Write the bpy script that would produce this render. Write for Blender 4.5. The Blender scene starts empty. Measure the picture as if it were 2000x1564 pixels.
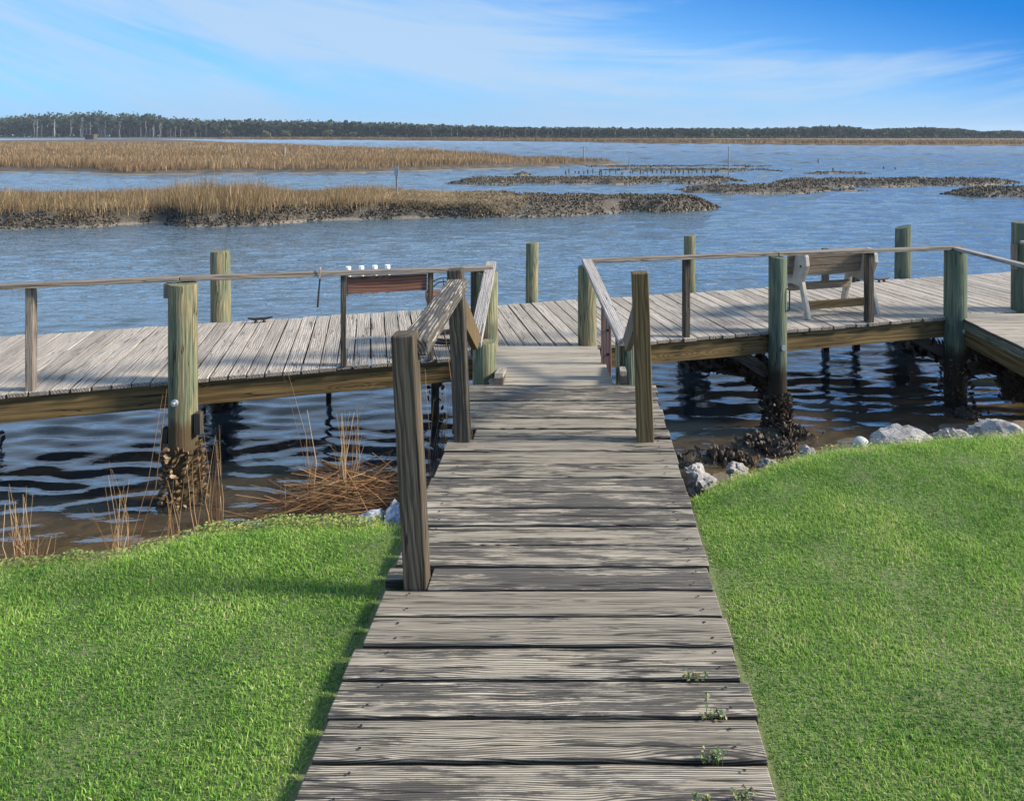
import bpy, bmesh, math, random
import numpy as np
from mathutils import Vector, Matrix
R = math.radians
rng = np.random.default_rng(7)
random.seed(7)
S = bpy.context.scene
COL = S.collection

# ------------------------------------------------------------------ camera
F = 1430.0; CX = 1130.0; HY = 264.0; HCAM = 1.65      # photo pixels (2000 wide), metres
cam_d = bpy.data.cameras.new("camera")
cam_d.sensor_width = 36.0
cam_d.lens = 36.0 * F / 2000.0
cam_d.shift_x = -(CX - 1000.0) / 2000.0
cam_d.shift_y = -(782.0 - HY) / 2000.0
cam_d.clip_start = 0.05
cam_d.clip_end = 6000.0
cam = bpy.data.objects.new("camera", cam_d)
cam.location = (0, 0, HCAM)
cam.rotation_euler = (R(90), 0, 0)
COL.objects.link(cam)
S.camera = cam

# ------------------------------------------------------------------ sun, exposure
SUN_EL, SUN_AZ = 31.0, 93.0            # azimuth clockwise from +Y
sun_dir = Vector((math.sin(R(SUN_AZ)) * math.cos(R(SUN_EL)), math.cos(R(SUN_AZ)) * math.cos(R(SUN_EL)), math.sin(R(SUN_EL))))
ld = bpy.data.lights.new("sun", 'SUN')
ld.energy = 3.7
ld.angle = R(11.0)
ld.color = (1.0, 0.91, 0.78)
lo = bpy.data.objects.new("sun", ld)
lo.rotation_euler = (-sun_dir).to_track_quat('-Z', 'Y').to_euler()
lo.location = (30, 0, 30)
COL.objects.link(lo)
S.view_settings.view_transform = 'Standard'
S.view_settings.look = 'None'
S.view_settings.gamma = 1.0
S.view_settings.use_curve_mapping = False
S.view_settings.exposure = 1.2
try:
    S.cycles.max_bounces = 8
    S.cycles.transparent_max_bounces = 12
    S.cycles.use_denoising = True
    S.cycles.caustics_reflective = False
    S.cycles.caustics_refractive = False
except Exception:
    pass

# ------------------------------------------------------------------ node helpers
class NT:
    def __init__(self, tree):
        self.t = tree
        tree.nodes.clear()
    def n(self, typ, ins=None, **props):
        nd = self.t.nodes.new(typ)
        for k, v in props.items():
            setattr(nd, k, v)
        if ins:
            for k, v in ins.items():
                self.set(nd.inputs[k], v)
        return nd
    def set(self, sock, v):
        if isinstance(v, bpy.types.NodeSocket):
            self.t.links.new(v, sock)
        elif isinstance(v, bpy.types.Node):
            self.t.links.new(v.outputs[0], sock)
        else:
            if sock.type == 'RGBA' and hasattr(v, '__len__') and len(v) == 3:
                v = (*v, 1.0)
            sock.default_value = v
    def math(self, op, a, b=0.0, c=None, clamp=False):
        nd = self.n('ShaderNodeMath', {0: a, 1: b}, operation=op, use_clamp=clamp)
        if c is not None:
            self.set(nd.inputs[2], c)
        return nd.outputs[0]
    def vmath(self, op, a, b=(0, 0, 0)):
        return self.n('ShaderNodeVectorMath', {0: a, 1: b}, operation=op).outputs[0]
    def noise(self, vec, scale=1.0, detail=4.0, rough=0.55, dist=0.0):
        return self.n('ShaderNodeTexNoise', {'Vector': vec, 'Scale': scale, 'Detail': detail, 'Roughness': rough, 'Distortion': dist}).outputs[0]
    def ramp(self, fac, a, b, va=0.0, vb=1.0, smooth=True):
        nd = self.n('ShaderNodeMapRange', {0: fac, 1: a, 2: b, 3: va, 4: vb})
        nd.interpolation_type = 'SMOOTHSTEP' if smooth else 'LINEAR'
        return nd.outputs[0]
    def mix(self, fac, a, b, blend='MIX'):
        nd = self.n('ShaderNodeMix', data_type='RGBA', blend_type=blend)
        self.set(nd.inputs[0], fac); self.set(nd.inputs[6], a); self.set(nd.inputs[7], b)
        return nd.outputs[2]
    def cramp(self, fac, stops):
        nd = self.n('ShaderNodeValToRGB', {0: fac})
        el = nd.color_ramp.elements
        while len(el) < len(stops):
            el.new(0.5)
        for e, (p, c) in zip(el, stops):
            e.position = p; e.color = (*c, 1.0)
        return nd.outputs[0]
    def attr(self, name, out='Vector'):
        return self.n('ShaderNodeAttribute', attribute_name=name).outputs[out]
    def sep(self, v):
        return self.n('ShaderNodeSeparateXYZ', {0: v}).outputs
    def comb(self, x, y, z):
        return self.n('ShaderNodeCombineXYZ', {0: x, 1: y, 2: z}).outputs[0]
    def pos(self):
        return self.n('ShaderNodeNewGeometry').outputs['Position']

def mat(name):
    m = bpy.data.materials.new(name)
    m.use_nodes = True
    return m, NT(m.node_tree)

def finish(t, shader):
    t.n('ShaderNodeOutputMaterial', {0: shader})

# ------------------------------------------------------------------ world sky
w = bpy.data.worlds.new("World")
S.world = w
w.use_nodes = True
t = NT(w.node_tree)
sky = t.n('ShaderNodeTexSky', sky_type='NISHITA', sun_disc=False, sun_elevation=R(SUN_EL), sun_rotation=R(SUN_AZ),
          altitude=0.0, air_density=1.0, dust_density=0.2, ozone_density=4.0)
SKY_STR = 0.141
d = t.n('ShaderNodeTexCoord').outputs['Generated']
dx, dy, dz = t.sep(d)
a = t.math('DIVIDE', dx, t.math('ADD', t.math('ABSOLUTE', dy), 0.12))
e = t.math('DIVIDE', dz, t.math('ADD', t.math('ABSOLUTE', dy), 0.12))
q = t.math('ADD', e, t.math('SUBTRACT', t.math('MULTIPLY', a, 0.06), t.math('MULTIPLY', t.math('MULTIPLY', a, a), 0.26)))
v1 = t.comb(t.math('MULTIPLY', a, 1.7), t.math('MULTIPLY', q, 11.0), 3.1)
c1 = t.noise(v1, 1.0, 7.0, 0.56, 0.5)
v2 = t.comb(t.math('MULTIPLY', a, 3.4), t.math('MULTIPLY', q, 34.0), 8.6)
c2 = t.noise(v2, 1.0, 6.0, 0.6, 0.7)
cm = t.math('ADD', t.math('MULTIPLY', c1, 0.62), t.math('MULTIPLY', c2, 0.38))
clear = t.math('MULTIPLY', t.ramp(a, -0.12, 0.5), t.ramp(e, 0.03, 0.15))
cm = t.math('SUBTRACT', cm, t.math('MULTIPLY', clear, 0.24))
# the broad veil of cirrus running from upper left to the middle
band = t.math('ABSOLUTE', t.math('SUBTRACT', q, t.math('ADD', 0.075, t.math('MULTIPLY', a, 0.03))))
cm = t.math('ADD', cm, t.ramp(band, 0.0, 0.085, 0.075, 0.0))
cmask = t.ramp(cm, 0.425, 0.655, 0.0, 0.84)
blue = t.mix(0.2, (0.66, 1.46, 2.55), t.mix(1.0, sky.outputs[0], (0.40, 0.80, 1.2), 'MULTIPLY'))
dp = t.math('MULTIPLY', t.ramp(t.math('ADD', e, t.math('MULTIPLY', a, 0.24)), 0.06, 0.30), t.ramp(e, 0.20, 0.42, 1.0, 0.0))
deep = t.mix(dp, blue, (0.02, 0.72, 2.35))
deep = t.mix(t.ramp(e, 0.16, 0.34, 0.0, 0.88), deep, (1.80, 2.28, 2.95))
cloud = t.mix(cmask, deep, (1.55, 2.12, 2.80))
hz = t.ramp(t.math('ABSOLUTE', e), 0.0, 0.075, 0.66, 0.0)
cloud = t.mix(hz, cloud, (1.18, 1.78, 2.60))
front = t.ramp(dy, -0.1, 0.15)
final = t.mix(front, sky.outputs[0], cloud)
bg = t.n('ShaderNodeBackground', {0: final, 1: SKY_STR})
t.n('ShaderNodeOutputWorld', {0: bg})

# ------------------------------------------------------------------ wood materials
def wood(name, light, mid, dark, lichen=0.5, lichen_col=(0.03, 0.032, 0.035), lich_soft=0.10, grain=60.0, ring=70.0,
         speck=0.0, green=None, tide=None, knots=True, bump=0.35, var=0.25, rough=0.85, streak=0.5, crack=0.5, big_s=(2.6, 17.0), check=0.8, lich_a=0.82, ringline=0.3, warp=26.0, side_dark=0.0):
    m, t = mat(name)
    gc = t.attr('gc'); rnd = t.attr('rnd', 'Fac')
    off = t.comb(t.math('MULTIPLY', rnd, 37.0), t.math('MULTIPLY', rnd, 91.0), t.math('MULTIPLY', rnd, 53.0))
    v = t.vmath('ADD', gc, off)
    def sc(x, y):
        return t.vmath('MULTIPLY', v, (x, y, y))
    wob = t.noise(sc(1.1, 7.0), 1.0, 3.0, 0.5)
    fine = t.noise(sc(2.2, grain), 1.0, 5.0, 0.65)
    fine2 = t.noise(sc(7.0, grain * 3.2), 1.0, 3.0, 0.6)
    big = t.noise(sc(big_s[0], big_s[1]), 1.0, 8.0, 0.70, 0.25)
    sx, sy, sz = t.sep(v)
    phase = t.math('ADD', t.math('MULTIPLY', t.math('ADD', sy, t.math('MULTIPLY', sz, 0.6)), ring * 6.0), t.math('MULTIPLY', wob, warp))
    knot = None
    if knots:
        vor = t.n('ShaderNodeTexVoronoi', {'Vector': sc(1.15, 6.0), 'Scale': 1.0, 'Randomness': 1.0})
        kd = vor.outputs['Distance']
        knot = t.ramp(kd, 0.03, 0.34, 1.0, 0.0)
        phase = t.math('ADD', phase, t.math('MULTIPLY', knot, 22.0))
    rings = t.math('MULTIPLY_ADD', t.math('SINE', phase), 0.5, 0.5)
    g = t.math('ADD', t.math('MULTIPLY', rings, 0.35), t.math('MULTIPLY', fine, 0.65))
    col = t.mix(t.ramp(g, 0.25, 0.72), mid, light)
    if green is not None:
        gm = t.ramp(t.math('ADD', t.math('MULTIPLY', big, 0.6), t.math('MULTIPLY', t.noise(sc(0.9, 14.0), 1.0, 4.0, 0.6), 0.4)), green[0], green[0] + 0.14)
        col = t.mix(t.math('MULTIPLY', gm, green[2]), col, green[1])
    rl = t.ramp(t.math('ADD', rings, t.math('MULTIPLY', t.math('SUBTRACT', fine, 0.5), 0.9)), 0.42, 0.08, 0.0, 1.0)
    # weathered streaks, cracks
    stk = t.ramp(fine, 0.30, 0.47, 1.0, 0.0)
    col = t.mix(t.math('MULTIPLY', stk, streak), col, dark)
    lm = t.math('ADD', t.math('ADD', t.math('MULTIPLY', big, 0.50), t.math('MULTIPLY', fine, 0.33)), t.math('MULTIPLY', fine2, 0.17))
    lm = t.math('ADD', lm, t.math('ADD', t.math('MULTIPLY', t.math('SUBTRACT', rnd, 0.5), 0.13), t.math('MULTIPLY', t.math('SUBTRACT', rl, 0.35), 0.055)))
    if knots:
        lm = t.math('ADD', lm, t.math('MULTIPLY', knot, 0.07))
    lich = t.ramp(lm, lichen, lichen + lich_soft)
    col = t.mix(t.math('MULTIPLY', lich, lich_a), col, lichen_col)
    col = t.mix(t.math('MULTIPLY', rl, ringline), col, dark)
    crk = t.ramp(t.noise(sc(1.4, grain * 1.5), 1.0, 2.0, 0.5), 0.30, 0.355, 1.0, 0.0)
    col = t.mix(t.math('MULTIPLY', crk, crack), col, (0.012, 0.011, 0.01))
    if speck > 0:
        sp = t.ramp(t.noise(v, 85.0, 3.0, 0.6), 0.44, 0.60)
        col = t.mix(t.math('MULTIPLY', sp, speck), col, dark)
    if knots:
        kc = t.ramp(kd, 0.02, 0.085, 1.0, 0.0)
        col = t.mix(t.math('MULTIPLY', kc, 0.75), col, dark)
    lines = t.ramp(t.noise(sc(1.6, grain * 2.8), 1.0, 2.0, 0.6), 0.30, 0.66, 0.52, 1.16, False)
    col = t.mix(1.0, col, t.comb(lines, lines, lines), 'MULTIPLY')
    chk = t.ramp(t.math('ABSOLUTE', t.math('SUBTRACT', t.noise(sc(0.7, 19.0), 1.0, 2.0, 0.5), 0.52)), 0.004, 0.014, 1.0, 0.0)
    chk = t.math('MULTIPLY', chk, t.ramp(t.noise(sc(2.0, 3.0), 1.0, 1.0, 0.5), 0.48, 0.56))
    col = t.mix(t.math('MULTIPLY', chk, check), col, (0.010, 0.009, 0.008))
    br = t.math('MULTIPLY_ADD', rnd, var, 1.0 - var * 0.5)
    col = t.mix(1.0, col, t.comb(br, br, br), 'MULTIPLY')
    if side_dark > 0:  # unbleached plank sides, painted darker so the board gaps read as shaded
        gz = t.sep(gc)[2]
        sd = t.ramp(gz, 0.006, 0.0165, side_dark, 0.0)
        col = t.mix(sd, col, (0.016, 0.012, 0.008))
    rgh = rough
    if tide is not None:
        pz = t.sep(t.pos())[2]
        z2 = t.math('ADD', pz, t.math('MULTIPLY', t.math('SUBTRACT', t.noise(t.pos(), 9.0, 4.0, 0.6), 0.5), 0.22))
        tm = t.ramp(z2, tide[0] - 0.10, tide[0] + 0.06, 1.0, 0.0)
        tc = t.mix(fine, tide[1], tide[2])
        col = t.mix(tm, col, tc)
        rgh = t.ramp(z2, tide[0] - 0.45, tide[0] - 0.1, 0.45, rough)
    h = t.math('ADD', t.math('ADD', t.math('MULTIPLY', fine, 0.7), t.math('MULTIPLY', rings, 0.25)), t.math('MULTIPLY', crk, -0.6))
    h = t.math('ADD', h, t.math('SUBTRACT', t.math('MULTIPLY', fine2, 0.25), t.math('MULTIPLY', chk, 0.8)))
    bp = t.n('ShaderNodeBump', {'Strength': bump, 'Distance': 0.006, 'Height': h})
    p = t.n('ShaderNodeBsdfPrincipled', {'Base Color': col, 'Roughness': rgh, 'Normal': bp.outputs[0]})
    p.inputs['Specular IOR Level'].default_value = 0.25
    finish(t, p)
    return m

M = {}
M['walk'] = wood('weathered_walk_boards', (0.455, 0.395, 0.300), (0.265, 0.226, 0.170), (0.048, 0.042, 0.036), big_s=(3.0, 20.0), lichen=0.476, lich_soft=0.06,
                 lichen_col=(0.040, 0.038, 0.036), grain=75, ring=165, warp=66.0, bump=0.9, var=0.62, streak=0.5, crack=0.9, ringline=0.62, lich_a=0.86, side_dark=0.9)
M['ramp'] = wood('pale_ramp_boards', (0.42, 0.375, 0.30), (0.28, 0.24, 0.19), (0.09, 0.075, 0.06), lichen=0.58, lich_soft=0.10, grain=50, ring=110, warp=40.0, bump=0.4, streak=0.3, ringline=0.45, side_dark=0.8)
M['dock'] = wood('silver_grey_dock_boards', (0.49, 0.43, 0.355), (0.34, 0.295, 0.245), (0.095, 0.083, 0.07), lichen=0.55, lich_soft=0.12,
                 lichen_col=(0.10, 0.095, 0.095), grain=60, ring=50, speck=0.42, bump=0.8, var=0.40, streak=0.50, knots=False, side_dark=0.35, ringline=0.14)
M['post'] = wood('brown_weathered_post', (0.135, 0.104, 0.072), (0.066, 0.051, 0.035), (0.018, 0.015, 0.012), lichen=0.475, lich_soft=0.10,
                 lichen_col=(0.028, 0.026, 0.024), grain=48, ring=45, bump=0.5, streak=0.55, knots=False, ringline=0.10, warp=44.0)
M['post_olive'] = wood('olive_brown_post', (0.145, 0.10, 0.046), (0.09, 0.063, 0.028), (0.03, 0.022, 0.011), lichen=0.66, grain=48, ring=45, bump=0.4, streak=0.4, knots=False, ringline=0.10, warp=44.0)
M['rail'] = wood('grey_rail_board', (0.27, 0.225, 0.175), (0.165, 0.137, 0.108), (0.05, 0.042, 0.035), lichen=0.52, lich_soft=0.10,
                 lichen_col=(0.05, 0.046, 0.043), grain=55, bump=0.5, streak=0.5, knots=False, ringline=0.10, warp=44.0)
M['rail_pale'] = wood('pale_ramp_rail', (0.41, 0.375, 0.34), (0.29, 0.265, 0.24), (0.10, 0.092, 0.082), lichen=0.62, grain=60, speck=0.4, bump=0.4, knots=False)
M['rail_lichen'] = wood('lichen_mottled_rail', (0.42, 0.36, 0.28), (0.24, 0.195, 0.145), (0.045, 0.038, 0.031), big_s=(7.0, 24.0), lichen=0.41, lich_soft=0.06, grain=38, bump=0.6, streak=0.5, knots=False)
M['red'] = wood('reddish_brown_stained_wood', (0.24, 0.115, 0.075), (0.155, 0.068, 0.044), (0.06, 0.027, 0.018), lichen=0.75, grain=42, ring=35, bump=0.3, streak=0.35)
M['red_pale'] = wood('faded_red_post', (0.30, 0.185, 0.145), (0.21, 0.125, 0.10), (0.09, 0.05, 0.04), lichen=0.75, grain=42, ring=35, bump=0.3, streak=0.3, knots=False)
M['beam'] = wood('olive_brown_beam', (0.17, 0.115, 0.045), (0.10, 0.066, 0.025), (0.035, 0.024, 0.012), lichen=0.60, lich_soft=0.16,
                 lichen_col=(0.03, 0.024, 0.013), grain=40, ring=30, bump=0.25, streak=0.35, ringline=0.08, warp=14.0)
M['beam_green'] = wood('green_grey_fascia', (0.22, 0.22, 0.15), (0.14, 0.145, 0.10), (0.05, 0.05, 0.035), lichen=0.62, grain=35, bump=0.3, streak=0.3)
TIDE = (-0.74, (0.035, 0.026, 0.014), (0.13, 0.092, 0.045))
TIDE2 = (-0.80, (0.012, 0.010, 0.008), (0.05, 0.038, 0.022))
M['pile'] = wood('green_treated_pile', (0.27, 0.215, 0.115), (0.155, 0.135, 0.075), (0.05, 0.044, 0.025), lichen=0.54, lich_soft=0.12,
                 lichen_col=(0.075, 0.095, 0.06), grain=58, ring=30, bump=0.9, green=(0.42, (0.115, 0.155, 0.095), 0.72), tide=TIDE, streak=0.5, knots=False, crack=0.8, ringline=0.10, warp=44.0)
M['pile_dark'] = wood('dark_green_treated_pile', (0.19, 0.19, 0.125), (0.105, 0.12, 0.08), (0.035, 0.04, 0.026), lichen=0.56, lich_soft=0.14,
                 lichen_col=(0.05, 0.065, 0.045), grain=58, ring=30, bump=0.9, green=(0.40, (0.085, 0.125, 0.088), 0.75), tide=TIDE2, streak=0.5, knots=False, crack=0.8, ringline=0.10, warp=44.0)
M['bench_wood'] = wood('brown_bench_slat', (0.30, 0.235, 0.17), (0.185, 0.142, 0.10), (0.055, 0.042, 0.03), lichen=0.66, grain=50, bump=0.4, streak=0.5)
M['bench_seat'] = wood('pale_bench_seat', (0.50, 0.45, 0.39), (0.36, 0.31, 0.26), (0.12, 0.10, 0.08), lichen=0.68, grain=50, bump=0.4, streak=0.4, knots=False)
M['brace'] = wood('black_wet_brace', (0.075, 0.065, 0.05), (0.045, 0.038, 0.03), (0.015, 0.013, 0.01), lichen=0.58, grain=30, bump=0.5, rough=0.55, knots=False)

def simple(name, col, rough=0.6, metallic=0.0, nscale=0.0, namp=0.3, bump=0.0):
    m, t = mat(name)
    c = col
    kw = {}
    if nscale:
        nz = t.noise(t.pos(), nscale, 5.0, 0.6)
        f = t.ramp(nz, 0.3, 0.7, 1.0 - namp, 1.0 + namp, False)
        c = t.mix(1.0, col, t.comb(f, f, f), 'MULTIPLY')
        if bump:
            kw['Normal'] = t.n('ShaderNodeBump', {'Strength': bump, 'Distance': 0.02, 'Height': nz}).outputs[0]
    p = t.n('ShaderNodeBsdfPrincipled', dict({'Base Color': c, 'Roughness': rough, 'Metallic': metallic}, **kw))
    finish(t, p)
    return m
M['steel'] = simple('galvanised_bolt', (0.55, 0.57, 0.60), 0.4, 0.7, 60, 0.3)
M['iron'] = simple('dark_iron', (0.02, 0.019, 0.018), 0.55, 0.3, 50, 0.4)
M['rubber'] = simple('black_hose_rubber', (0.015, 0.015, 0.016), 0.5)
M['pvc'] = simple('white_pvc_pipe', (0.80, 0.80, 0.77), 0.45, 0, 30, 0.08)
M['resin'] = simple('weathered_cream_resin', (0.34, 0.31, 0.255), 0.7, 0, 14, 0.22, 0.15)
M['sign'] = simple('grey_sign_board', (0.22, 0.25, 0.28), 0.6, 0, 6, 0.3)
M['float'] = simple('pale_stone', (0.36, 0.39, 0.37), 0.75, 0, 25, 0.25, 0.3)
M['stake'] = simple('weathered_stake', (0.20, 0.175, 0.15), 0.85, 0, 9, 0.35)
M['stake_pale'] = simple('bleached_stake', (0.46, 0.44, 0.40), 0.85, 0, 9, 0.25)
M['stake_dark'] = simple('barnacled_stake', (0.045, 0.04, 0.034), 0.8, 0, 9, 0.5)

def ramp_mat(name, stops, rough=0.7, trans=0.0, spec=0.3, patch=None, tcol=None):
    """per-vertex 'rnd' picks a colour; optional large patches in object space, optional translucency"""
    m, t = mat(name)
    r = t.attr('rnd', 'Fac')
    if patch:
        nz = t.noise(t.pos(), patch[0], 4.0, 0.6)
        r = t.math('ADD', r, t.math('MULTIPLY', t.math('SUBTRACT', nz, 0.5), patch[1]), clamp=True)
    col = t.cramp(r, stops)
    p = t.n('ShaderNodeBsdfPrincipled', {'Base Color': col, 'Roughness': rough})
    p.inputs['Specular IOR Level'].default_value = spec
    out = p
    if trans > 0:
        tr = t.n('ShaderNodeBsdfTranslucent', {'Color': col if tcol is None else t.mix(1.0, col, tcol, 'MULTIPLY')})
        out = t.n('ShaderNodeMixShader', {0: trans, 1: p.outputs[0], 2: tr.outputs[0]})
    finish(t, out)
    return m
M['turf'] = ramp_mat('turf_blade', [(0.0, (0.050, 0.130, 0.022)), (0.35, (0.130, 0.275, 0.040)), (0.65, (0.255, 0.415, 0.070)), (0.88, (0.38, 0.49, 0.125)), (1.0, (0.54, 0.49, 0.25))],
                     0.55, 0.36, 0.25, (3.2, 0.95))
M['cover'] = ramp_mat('ground_cover_leaf', [(0.0, (0.10, 0.19, 0.03)), (0.5, (0.24, 0.28, 0.06)), (1.0, (0.36, 0.33, 0.12))], 0.5, 0.25)
M['weed'] = ramp_mat('weed_leaf', [(0.0, (0.05, 0.12, 0.03)), (0.5, (0.14, 0.19, 0.07)), (0.8, (0.26, 0.25, 0.12)), (1.0, (0.26, 0.16, 0.06))], 0.5, 0.2)
M['marsh'] = ramp_mat('dry_cordgrass', [(0.0, (0.10, 0.062, 0.030)), (0.35, (0.25, 0.165, 0.082)), (0.7, (0.40, 0.285, 0.15)), (1.0, (0.60, 0.48, 0.31))], 0.75, 0.25, 0.15, (0.25, 0.5))
M['marsh_far'] = ramp_mat('distant_cordgrass', [(0.0, (0.13, 0.080, 0.040)), (0.35, (0.26, 0.165, 0.085)), (0.7, (0.38, 0.26, 0.145)), (1.0, (0.55, 0.42, 0.27))], 0.8, 0.2, 0.1, (0.07, 0.8))
M['reed'] = ramp_mat('dry_reed_stem', [(0.0, (0.10, 0.045, 0.02)), (0.4, (0.26, 0.14, 0.06)), (0.8, (0.42, 0.27, 0.13)), (1.0, (0.52, 0.40, 0.24))], 0.7, 0.0, 0.2)
M['oyster'] = ramp_mat('oyster_shell', [(0.0, (0.018, 0.013, 0.009)), (0.5, (0.065, 0.048, 0.032)), (0.8, (0.15, 0.115, 0.078)), (1.0, (0.34, 0.29, 0.22))], 0.6, 0.0, 0.4)
M['oyster_tan'] = ramp_mat('tan_oyster_shell', [(0.0, (0.04, 0.026, 0.013)), (0.5, (0.16, 0.11, 0.058)), (0.8, (0.30, 0.21, 0.12)), (1.0, (0.45, 0.36, 0.24))], 0.6, 0.0, 0.4)
M['oyster_far'] = ramp_mat('oyster_reef_shell', [(0.0, (0.030, 0.023, 0.015)), (0.5, (0.095, 0.075, 0.048)), (0.8, (0.18, 0.145, 0.10)), (1.0, (0.36, 0.31, 0.23))], 0.7, 0.0, 0.3)
M['needles'] = ramp_mat('pine_foliage', [(0.0, (0.022, 0.032, 0.022)), (0.5, (0.052, 0.068, 0.040)), (0.85, (0.088, 0.100, 0.055)), (1.0, (0.125, 0.12, 0.07))], 0.8, 0.12, 0.1, (0.02, 0.5))
M['bush_leaf'] = ramp_mat('olive_bush_foliage', [(0.0, (0.05, 0.055, 0.026)), (0.6, (0.10, 0.105, 0.045)), (1.0, (0.17, 0.155, 0.075))], 0.8, 0.12, 0.1)
M['bark'] = simple('pine_bark', (0.085, 0.07, 0.06), 0.9)
M['deadwood'] = simple('silvery_dead_pine', (0.36, 0.335, 0.31), 0.9)

# rocks
m, t = mat('grey_granite'); M['rock'] = m
oc = t.pos()
n1 = t.noise(oc, 7.0, 8.0, 0.65); n2 = t.noise(oc, 60.0, 3.0, 0.6)
vein = t.ramp(t.math('ABSOLUTE', t.math('SUBTRACT', t.noise(oc, 11.0, 5.0, 0.6, 1.2), 0.5)), 0.0, 0.05, 1.0, 0.0)
c = t.mix(t.ramp(n1, 0.35, 0.66), (0.12, 0.115, 0.11), (0.33, 0.305, 0.275))
c = t.mix(t.math('MULTIPLY', t.ramp(n2, 0.5, 0.68), 0.6), c, (0.09, 0.09, 0.095))
c = t.mix(t.math('MULTIPLY', vein, 0.55), c, (0.43, 0.41, 0.38))
b = t.n('ShaderNodeBump', {'Strength': 0.8, 'Distance': 0.03, 'Height': t.math('ADD', n1, t.math('MULTIPLY', n2, 0.25))})
finish(t, t.n('ShaderNodeBsdfPrincipled', {'Base Color': c, 'Roughness': 0.85, 'Normal': b.outputs[0]}))
# blue-grey rock
m, t = mat('blue_grey_granite'); M['rock_blue'] = m
oc = t.pos(); n1 = t.noise(oc, 16.0, 7.0, 0.7)
c = t.mix(t.ramp(n1, 0.36, 0.64), (0.13, 0.15, 0.19), (0.46, 0.50, 0.56))
b = t.n('ShaderNodeBump', {'Strength': 0.7, 'Distance': 0.02, 'Height': n1})
finish(t, t.n('ShaderNodeBsdfPrincipled', {'Base Color': c, 'Roughness': 0.85, 'Normal': b.outputs[0]}))

# ground: soil under lawn -> tan mud on the bank and bottom
m, t = mat('soil_and_mud'); M['ground'] = m
pz = t.sep(t.pos())[2]; n1 = t.noise(t.pos(), 5.0, 7.0, 0.62); n2 = t.noise(t.pos(), 45.0, 4.0, 0.6)
soil = t.mix(n2, (0.055, 0.085, 0.02), (0.15, 0.17, 0.055))
mud = t.mix(t.ramp(n1, 0.35, 0.65), (0.105, 0.084, 0.054), (0.215, 0.172, 0.112))
mud = t.mix(t.math('MULTIPLY', n2, 0.5), mud, (0.045, 0.034, 0.022))
c = t.mix(t.ramp(t.math('ADD', pz, t.math('MULTIPLY', n1, 0.1)), -0.22, -0.05), mud, soil)
b = t.n('ShaderNodeBump', {'Strength': 0.6, 'Distance': 0.03, 'Height': t.math('ADD', n1, t.math('MULTIPLY', n2, 0.3))})
finish(t, t.n('ShaderNodeBsdfPrincipled', {'Base Color': c, 'Roughness': 0.8, 'Normal': b.outputs[0]}))

# marsh mud
m, t = mat('marsh_mud'); M['marsh_mud'] = m
n1 = t.noise(t.pos(), 1.3, 7.0, 0.62); n2 = t.noise(t.pos(), 12.0, 5.0, 0.65)
c = t.mix(t.ramp(n1, 0.35, 0.65), (0.055, 0.042, 0.028), (0.125, 0.10, 0.072))
c = t.mix(t.math('MULTIPLY', t.ramp(n2, 0.4, 0.65), 0.6), c, (0.035, 0.028, 0.02))
pz = t.sep(t.pos())[2]
c = t.mix(t.ramp(t.math('ADD', pz, t.math('MULTIPLY', n1, 0.08)), -1.34, -1.26, 0.8, 0.0), c, (0.21, 0.175, 0.13))
b = t.n('ShaderNodeBump', {'Strength': 0.8, 'Distance': 0.12, 'Height': n2})
finish(t, t.n('ShaderNodeBsdfPrincipled', {'Base Color': c, 'Roughness': 0.75, 'Normal': b.outputs[0]}))
# far marsh land
m, t = mat('far_marsh_grassland'); M['far_marsh'] = m
n1 = t.noise(t.vmath('MULTIPLY', t.pos(), (0.02, 0.05, 1.0)), 1.0, 7.0, 0.6); n2 = t.noise(t.vmath('MULTIPLY', t.pos(), (0.5, 0.2, 1.0)), 1.0, 6.0, 0.65)
pz = t.sep(t.pos())[2]
c = t.mix(t.ramp(n1, 0.35, 0.65), (0.060, 0.045, 0.026), (0.140, 0.104, 0.060))
c = t.mix(t.math('MULTIPLY', n2, 0.55), c, (0.12, 0.08, 0.05))
c = t.mix(t.ramp(pz, -1.25, -0.95), (0.055, 0.042, 0.03), c)
finish(t, t.n('ShaderNodeBsdfPrincipled', {'Base Color': c, 'Roughness': 0.95}))

# water: murky body whose clearness falls with the depth below, rippled gloss on top
m, t = mat('rippled_creek_water'); M['water'] = m
P = t.pos()
px, py, pz = t.sep(P)
clr = t.attr('clear', 'Fac')
near = t.noise(t.vmath('MULTIPLY', P, (2.4, 5.5, 1.0)), 1.0, 3.0, 0.55, 0.5)
fine = t.noise(t.vmath('MULTIPLY', P, (7.0, 20.0, 1.0)), 1.0, 2.0, 0.5, 0.3)
mid = t.noise(t.vmath('MULTIPLY', P, (1.1, 2.4, 1.0)), 1.0, 4.0, 0.6, 0.5)
far = t.noise(t.vmath('MULTIPLY', P, (0.30, 0.16, 1.0)), 1.0, 5.0, 0.7, 0.4)
wmid = t.ramp(py, 7.0, 18.0); wfar = t.ramp(py, 25.0, 70.0)
h = t.math('ADD', t.math('MULTIPLY', fine, t.ramp(py, 6.0, 14.0, 0.004, 0.012)), t.math('MULTIPLY', near, t.math('MULTIPLY', wmid, 0.075)))
h = t.math('ADD', h, t.math('MULTIPLY', mid, t.math('MULTIPLY', wmid, 0.10)))
h = t.math('ADD', h, t.math('MULTIPLY', far, t.math('MULTIPLY', wfar, 0.25)))
bp = t.n('ShaderNodeBump', {'Strength': 1.0, 'Distance': 1.0, 'Height': h})
cosv = t.math('ABSOLUTE', t.n('ShaderNodeVectorMath', {0: bp.outputs[0], 1: t.n('ShaderNodeNewGeometry').outputs['Incoming']}, operation='DOT_PRODUCT').outputs['Value'])
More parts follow.
